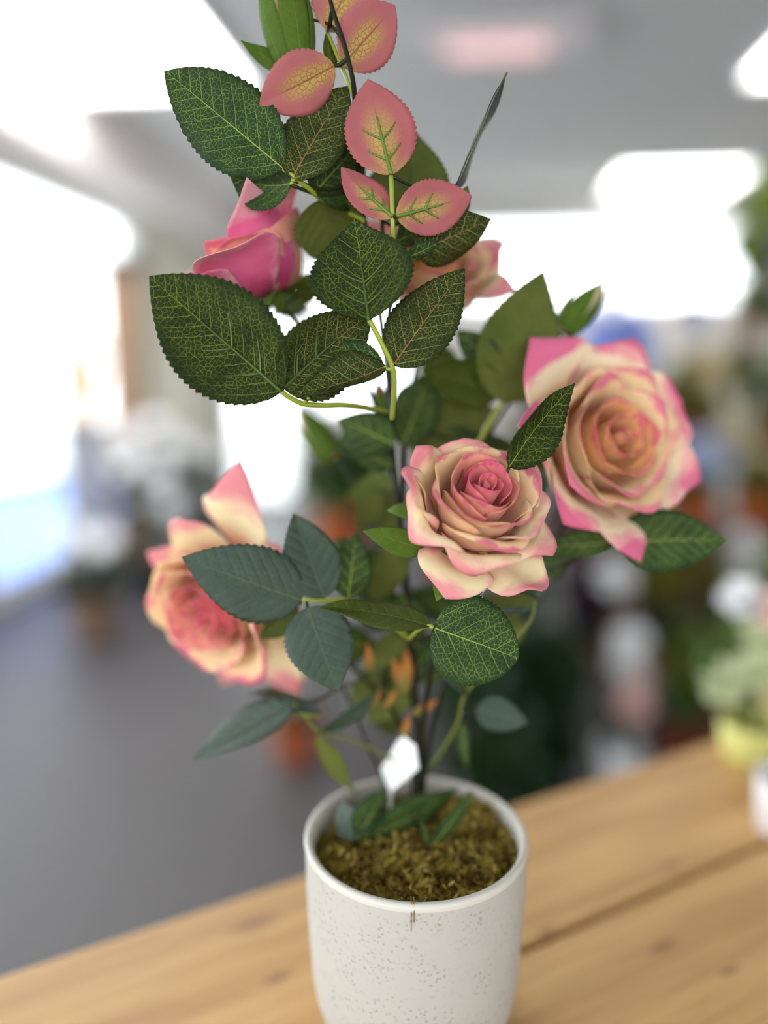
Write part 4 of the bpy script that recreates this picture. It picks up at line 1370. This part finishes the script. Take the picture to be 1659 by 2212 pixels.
T = shop_plant
H = 'hydrangea'
R_ = 'rosette'
gst = 'potted plants on the flower stand'
top = [
    ('flowering_plant', 'potted plant with large blue flower heads, top tier of the flower stand', 1325, ('dark_terracotta', .075, .14), [('green', 120, .22, .15, .08, .09)],
     [(H, 'blue_fl', .085, [(-.13, -.03, .47), (.02, -.06, .50), (.15, .0, .46), (-.04, .06, .42), (-.20, .02, .39), (.06, -.1, .38), (.17, .03, .36), (-.10, -.08, .35)])]),
    ('flowering_plant', 'potted plant with cream blooms and one grey blue head, top tier of flower stand', 1485, ('dark_terracotta', .07, .13), [('olive', 80, .2, .12, .06, .08)],
     [(H, 'greyblue_fl', .08, [(-.02, -.04, .53)]), (R_, 'cream_fl', .08, [(.02, -.1, .28), (.07, -.06, .35)]), (R_, 'pink_fl', .08, [(-.10, .02, .55)])]),
    ('flowering_plant', 'tall potted plant with drooping pale pink blooms, top tier of the flower stand', 1592, ('cream_pot', .07, .14), [('olive', 60, .34, .10, .12, .09)],
     [(R_, 'pink_fl', .12, [(-.02, -.06, .52), (.03, -.05, .62), (-.06, -.02, .72), (.04, .0, .80), (-.04, -.05, .90), (-.10, .0, .98), (.06, -.02, .70), (-.01, -.09, .45), (.0, .04, .86)]),
      (R_, 'cream_fl', .10, [(-.12, .02, .86), (-.06, .04, .60)])]),
    ('flowering_plant', 'potted plant with one big white bloom, top tier of the flower stand', 1705, ('terracotta', .075, .13), [('green', 80, .2, .13, .08, .09)],
     [(R_, 'white_fl', .10, [(-.06, -.08, .26)]), (R_, 'cream_fl', .05, [(.05, -.05, .30)])]),
    ('flowering_plant', 'leafy potted plant with few pale blooms, top tier of the flower stand', 1160, ('dark_terracotta', .075, .13), [('dark_green', 140, .24, .16, .12, .1)],
     [(R_, 'greyblue_fl', .03, [(.06, -.1, .28), (-.08, -.1, .2)])]),
]
row(top, lambda px: on_shelf(px, 2), SZ[2][1] / FPX, gst, 10)
mid = [
    ('flowering_plant', 'potted plant with grey blue flower heads, middle tier of the flower stand', 1500, ('terracotta', .085, .13), [('green', 90, .17, .14, .05, .08)], [(H, 'greyblue_fl', .07, [(-.03, -.05, .27), (.08, -.02, .25), (.02, .02, .30)])]),
    ('potted_shrub', 'dark leafy shrub in a brown pot, middle tier of the flower stand', 1370, ('dark_terracotta', .085, .14), [('dark_green', 160, .22, .15, .09, .09)], []),
    ('flowering_plant', 'plant with tan and cream blooms in a terracotta pot, middle tier of the flower stand', 1625, ('terracotta', .085, .13), [('olive', 90, .2, .14, .07, .08)], [(R_, 'cream_fl', .06, [(-.02, -.08, .28), (.06, -.02, .24)])]),
    ('potted_shrub', 'bushy green shrub in a dark pot, middle tier of the flower stand', 1215, ('black_pot', .08, .13), [('green', 150, .24, .15, .11, .09)], [(R_, 'blue_fl', .022, [(-.05, -.14, .3)])]),
    ('potted_shrub', 'green shrub in a dark pot at the end of the middle tier', 1090, ('black_pot', .08, .13), [('green', 120, .24, .15, .12, .1)], [(R_, 'greyblue_fl', .028, [(-.06, -.14, .3)])]),
]
row(mid, lambda px: on_shelf(px, 1), SZ[1][1] / FPX, gst, 30)
low = [
    ('flowering_plant', 'olive plant with two white blooms, bottom tier of the flower stand', 1545, ('black_pot', .08, .13), [('olive', 150, .22, .16, .08, .08)], [(R_, 'white_fl', .075, [(-.0, -.13, .36), (.01, -.12, .22)])]),
    ('flowering_plant', 'dark purple leaved plant with one white bloom, bottom tier of the flower stand', 1270, ('black_pot', .08, .13), [('purple_leaf', 150, .2, .13, .12, .08)], [(R_, 'white_fl', .075, [(.05, -.13, .26)])]),
    ('potted_shrub', 'yellow green shrub in a dark pot, bottom tier of the flower stand', 1420, ('black_pot', .085, .13), [('olive', 130, .22, .15, .08, .08)], []),
    ('potted_shrub', 'pale green shrub in a dark pot, bottom tier of the flower stand', 1650, ('black_pot', .085, .13), [('lime', 90, .24, .15, .1, .08), ('green', 60, .2, .14, .08, .08)], []),
    ('potted_shrub', 'deep green shrub in a black pot, bottom tier of the flower stand', 1130, ('black_pot', .08, .13), [('dark_green', 130, .22, .13, .11, .08)], []),
]
row(low, lambda px: on_shelf(px, 0), SZ[0][1] / FPX, gst, 50)
gfl = 'potted plants on the floor before the flower stand'
floor_row = [
    ('flowering_plant', 'white pot of pale pink blooms on the floor before the flower stand', 1335, 2.38, ('white_pot', .062, .15), [('dark_green', 40, .22, .07, .05, .06)], [(R_, 'pink_fl', .06, [(.0, -.06, .28), (.03, -.02, .33)]), (R_, 'white_fl', .06, [(-.02, -.03, .40), (.01, .0, .46)])]),
    ('potted_shrub', 'dark green shrub in a black pot on the floor before the flower stand', 1190, 2.36, ('black_pot', .10, .17), [('dark_green', 190, .34, .12, .14, .09)], []),
    ('potted_shrub', 'reddish brown pot with a loose green shrub on the floor before the flower stand', 1470, 2.34, ('dark_terracotta', .11, .19), [('green', 110, .36, .13, .12, .1), ('olive', 60, .42, .13, .1, .09)], []),
    ('potted_shrub', 'bright green broad leaved shrub in a terracotta pot on the floor before the flower stand', 1610, 2.32, ('terracotta', .10, .17), [('green', 160, .36, .13, .14, .12)], []),
]
row([(l[0], l[1], l[2], l[4], l[5], l[6]) for l in floor_row], lambda px: stand(px, 2.26, 0), 2.26 / FPX, gfl, 70)
for i, (px, lb, mk) in enumerate(((1290, 'tall dark leafy shrub in a tub behind the blue flower heads', 'dark_green'), (1455, 'tall olive leafy shrub in a tub behind the flower stand', 'olive'), (1650, 'tall green leafy shrub in a tub behind the hanging pot', 'green'))):
    T('potted_shrub', lb, stand(px, 4.35, 0), ('dark_terracotta', .18, .34), [(mk, 220, .95, .17, .38, .11), ('dark_green', 120, .7, .15, .3, .11)], [], 'tall shrubs behind the flower stand', 80 + i)
# hanging basket at the right
hp = stand(1690, 2.3, 1.50)
hb = shop_plant('hanging_plant', 'light green trailing plant in a hanging pot', hp, ('grey_pot', .10, .14), [('lime', 150, .16, .15, .13, .11), ('green', 80, .0, .14, .16, .1)], [], None, 90)
for k in range(3):
    a = 2.09 * k
    v2, f2 = tube_geo([Vector((.1 * math.cos(a), .1 * math.sin(a), .14)), Vector((0, 0, .62))], .002, 5)
    mesh_obj('chain', v2, f2, BG['grey_metal'], hb)
v2, f2 = tube_geo([Vector((0, 0, .62)), Vector((0, 0, ZC - 1.50))], .003, 6)
mesh_obj('hanger', v2, f2, BG['grey_metal'], hb)
# stool with an orange pot, and the terracotta pot on the floor
p = stand(735, 2.7, 0)
st = thing('plant_stool', 'slim dark metal plant stool under the orange brown pot', 'stool', p, .3)
V, F = lathe_geo([(0, .60), (.13, .60), (.135, .61), (.13, .62), (0, .62)], 28)
mesh_obj('seat', V, F, BG['board'], st, False)
for k in range(3):
    a = 2.09 * k
    v2, f2 = tube_geo([Vector((.13 * math.cos(a), .13 * math.sin(a), 0)), Vector((.09 * math.cos(a), .09 * math.sin(a), .60))], .010, 8)
    mesh_obj('leg', v2, f2, BG['grey_metal'], st)
shop_plant('potted_shrub', 'green shrub in an orange brown pot on the slim stool', Vector((p.x, p.y, .62)), ('terracotta', .085, .14), [('green', 130, .24, .13, .11, .08), ('dark_green', 60, .3, .13, .1, .08)], [], None, 91)
shop_plant('potted_shrub', 'small terracotta pot with low green sprouts on the open floor', stand(640, 2.45, 0), ('terracotta', .075, .13), [('dark_green', 30, .15, .05, .03, .05)], [], None, 92)
shop_plant('potted_shrub', 'leafy bush in a black pot on the floor behind the slim stool', stand(800, 4.5, 0), ('black_pot', .14, .26), [('dark_green', 220, .62, .15, .30, .11), ('green', 120, .85, .15, .25, .11)], [], None, 93)
shop_plant('potted_shrub', 'taller leafy bush in a black pot beside the flower stand', stand(960, 4.4, 0), ('black_pot', .14, .26), [('dark_green', 240, .6, .15, .30, .11), ('green', 160, .95, .15, .28, .11)], [], None, 94)

shop_plant('potted_shrub', 'dense dark shrub in a black pot on the floor behind the potted rose', stand(1090, 1.75, 0), ('black_pot', .11, .20), [('dark_green', 260, .50, .15, .24, .09)], [], None, 97)
# left side: plants by the windows
pw = stand(296, 4.85, 0)
po_ = thing('wooden_post', 'tall brown wooden post with a dark top by the pale pillar', 'post', (pw.x, pw.y, 0))
boxes('shaft', [(-.10, .10, -.07, .07, .03, 1.80)], BG['brown_wood'], po_, .01)
boxes('cap', [(-.12, .12, -.09, .09, 1.80, 1.90)], BG['grey_metal'], po_, .01)
boxes('foot', [(-.16, .16, -.13, .13, 0, .03)], BG['grey_metal'], po_, .005)
pp = stand(205, 4.25, 0)
pd = thing('pedestal', 'slim grey pedestal carrying the tan pot near the left windows', 'pedestal', (pp.x, pp.y, 0))
boxes('column', [(-.09, .09, -.09, .09, .04, .94)], BG['grey_pot'], pd, .006)
boxes('slab', [(-.13, .13, -.13, .13, 0, .04), ], BG['grey_pot'], pd, .004)
boxes('top_slab', [(-.12, .12, -.12, .12, .94, .97)], BG['grey_pot'], pd, .004)
shop_plant('flowering_plant', 'tan pot with white blooms on the slim pedestal', Vector((pp.x, pp.y, .97)), ('tan_pot', .11, .30), [('green', 30, .34, .1, .04, .07)], [(R_, 'white_fl', .07, [(-.05, -.05, .42), (.06, -.02, .40), (.0, .05, .45)])], None, 95)
gw = 'white flowering plants on the floor by the pale pillar'
for i, (px, d, lb, hh, wf) in enumerate((
        (335, 4.10, 'bush with white blooms in a dark pot, nearest the slim pedestal', .78, spots(9, .16, .55, .98, 1)),
        (425, 4.85, 'bush with white blooms in a grey pot, nearest the pale pillar', .70, spots(8, .16, .45, .9, 2)),
        (205, 3.55, 'low plant with white blooms in a brown pot, nearest the blue window film', .42, spots(6, .12, .32, .55, 3)),
        (470, 5.9, 'leafy bush without blooms in front of the pale pillar', .6, []))):
    shop_plant('flowering_plant' if wf else 'potted_shrub', lb, stand(px, d, 0), (('black_pot', 'grey_pot', 'brown_wood', 'black_pot')[i], .11, .22), [('dark_green', 110, hh * .75, .15, hh * .32, .1)],
               [(R_, 'white_fl', .075, wf)] if wf else [], gw if wf else None, 96 + i)

# things on the table at the right
jp = on_z(1622, 1640, TABLE_Z)
jar = thing('flower_cup', 'pale yellow green cup of greenish white blooms on the table', 'flower cup', jp)
V, F = lathe_geo([(0, 0), (.022, 0), (.026, .003), (.030, .015), (.032, .03), (.0325, .042), (.031, .042), (.030, .03), (.026, .01), (0, .008)], 40)
mesh_obj('cup', V, F, bmat('yellowgreen_cup', srgb(226, 224, 140), .35), jar)
PTS = [(-.036, -.01, .085, 'palegreen_fl', .026), (-.012, -.02, .10, 'palegreen_fl', .024), (.012, -.012, .075, 'cream_fl', .024), (-.005, .0, .125, 'palegreen_fl', .022), (.02, -.01, .155, 'pink_fl', .030), (-.01, .02, .16, 'white_fl', .024), (.036, -.02, .10, 'orange_fl', .020)]
for (dx, dy, dz, mk, s) in PTS:
    off = CR * dx + FH * dy
    o = bpy.data.objects.new('flower', blossom_mesh(R_, mk))
    COL.objects.link(o); o.parent = jar
    o.location = (off.x, off.y, dz); o.scale = (s, s, s * 1.5)
    o.rotation_euler = (.9, random.uniform(-.4, .4), random.uniform(-.8, .8))
    v2, f2 = tube_geo([Vector((off.x * .4, off.y * .4, .02)), Vector((off.x, off.y, dz))], .0015, 6)
    mesh_obj('flower_stalk', v2, f2, BG['stemg'], jar)
for (dx, dz, l) in ((-.045, .12, .07), (-.03, .15, .06), (.02, .13, .06)):
    off = CR * dx
    G, A, B = leaf_grid(l, l * .5, .2, .1, .1, 8, .02, .01, 5)
    Mx = Matrix((CR, (CR * (dx * 6) + Vector((0, 0, 1))).normalized(), -FH)).transposed()
    o = sheet('leaf', [[Mx @ v for v in r] for r in G], A, B, .0005, [M['leaf_bright'], M['leaf_back']], jar)
    o.location = (off.x, off.y, dz - .05)
    v2, f2 = tube_geo([Vector((off.x * .4, off.y * .4, .02)), Vector((off.x, off.y, dz - .048))], .0012, 6)
    mesh_obj('leaf_stalk', v2, f2, BG['stemg'], jar)
wp = on_z(1705, 1800, TABLE_Z)
wc = thing('white_cup', 'small plain white cup near the table crack', 'cup', wp)
V, F = lathe_geo([(0, 0), (.022, 0), (.026, .003), (.029, .03), (.030, .05), (.029, .051), (.0275, .05), (.026, .03), (.02, .006), (0, .005)], 36)
mesh_obj('body', V, F, bmat('white_cup', srgb(240, 236, 238), .4), wc)
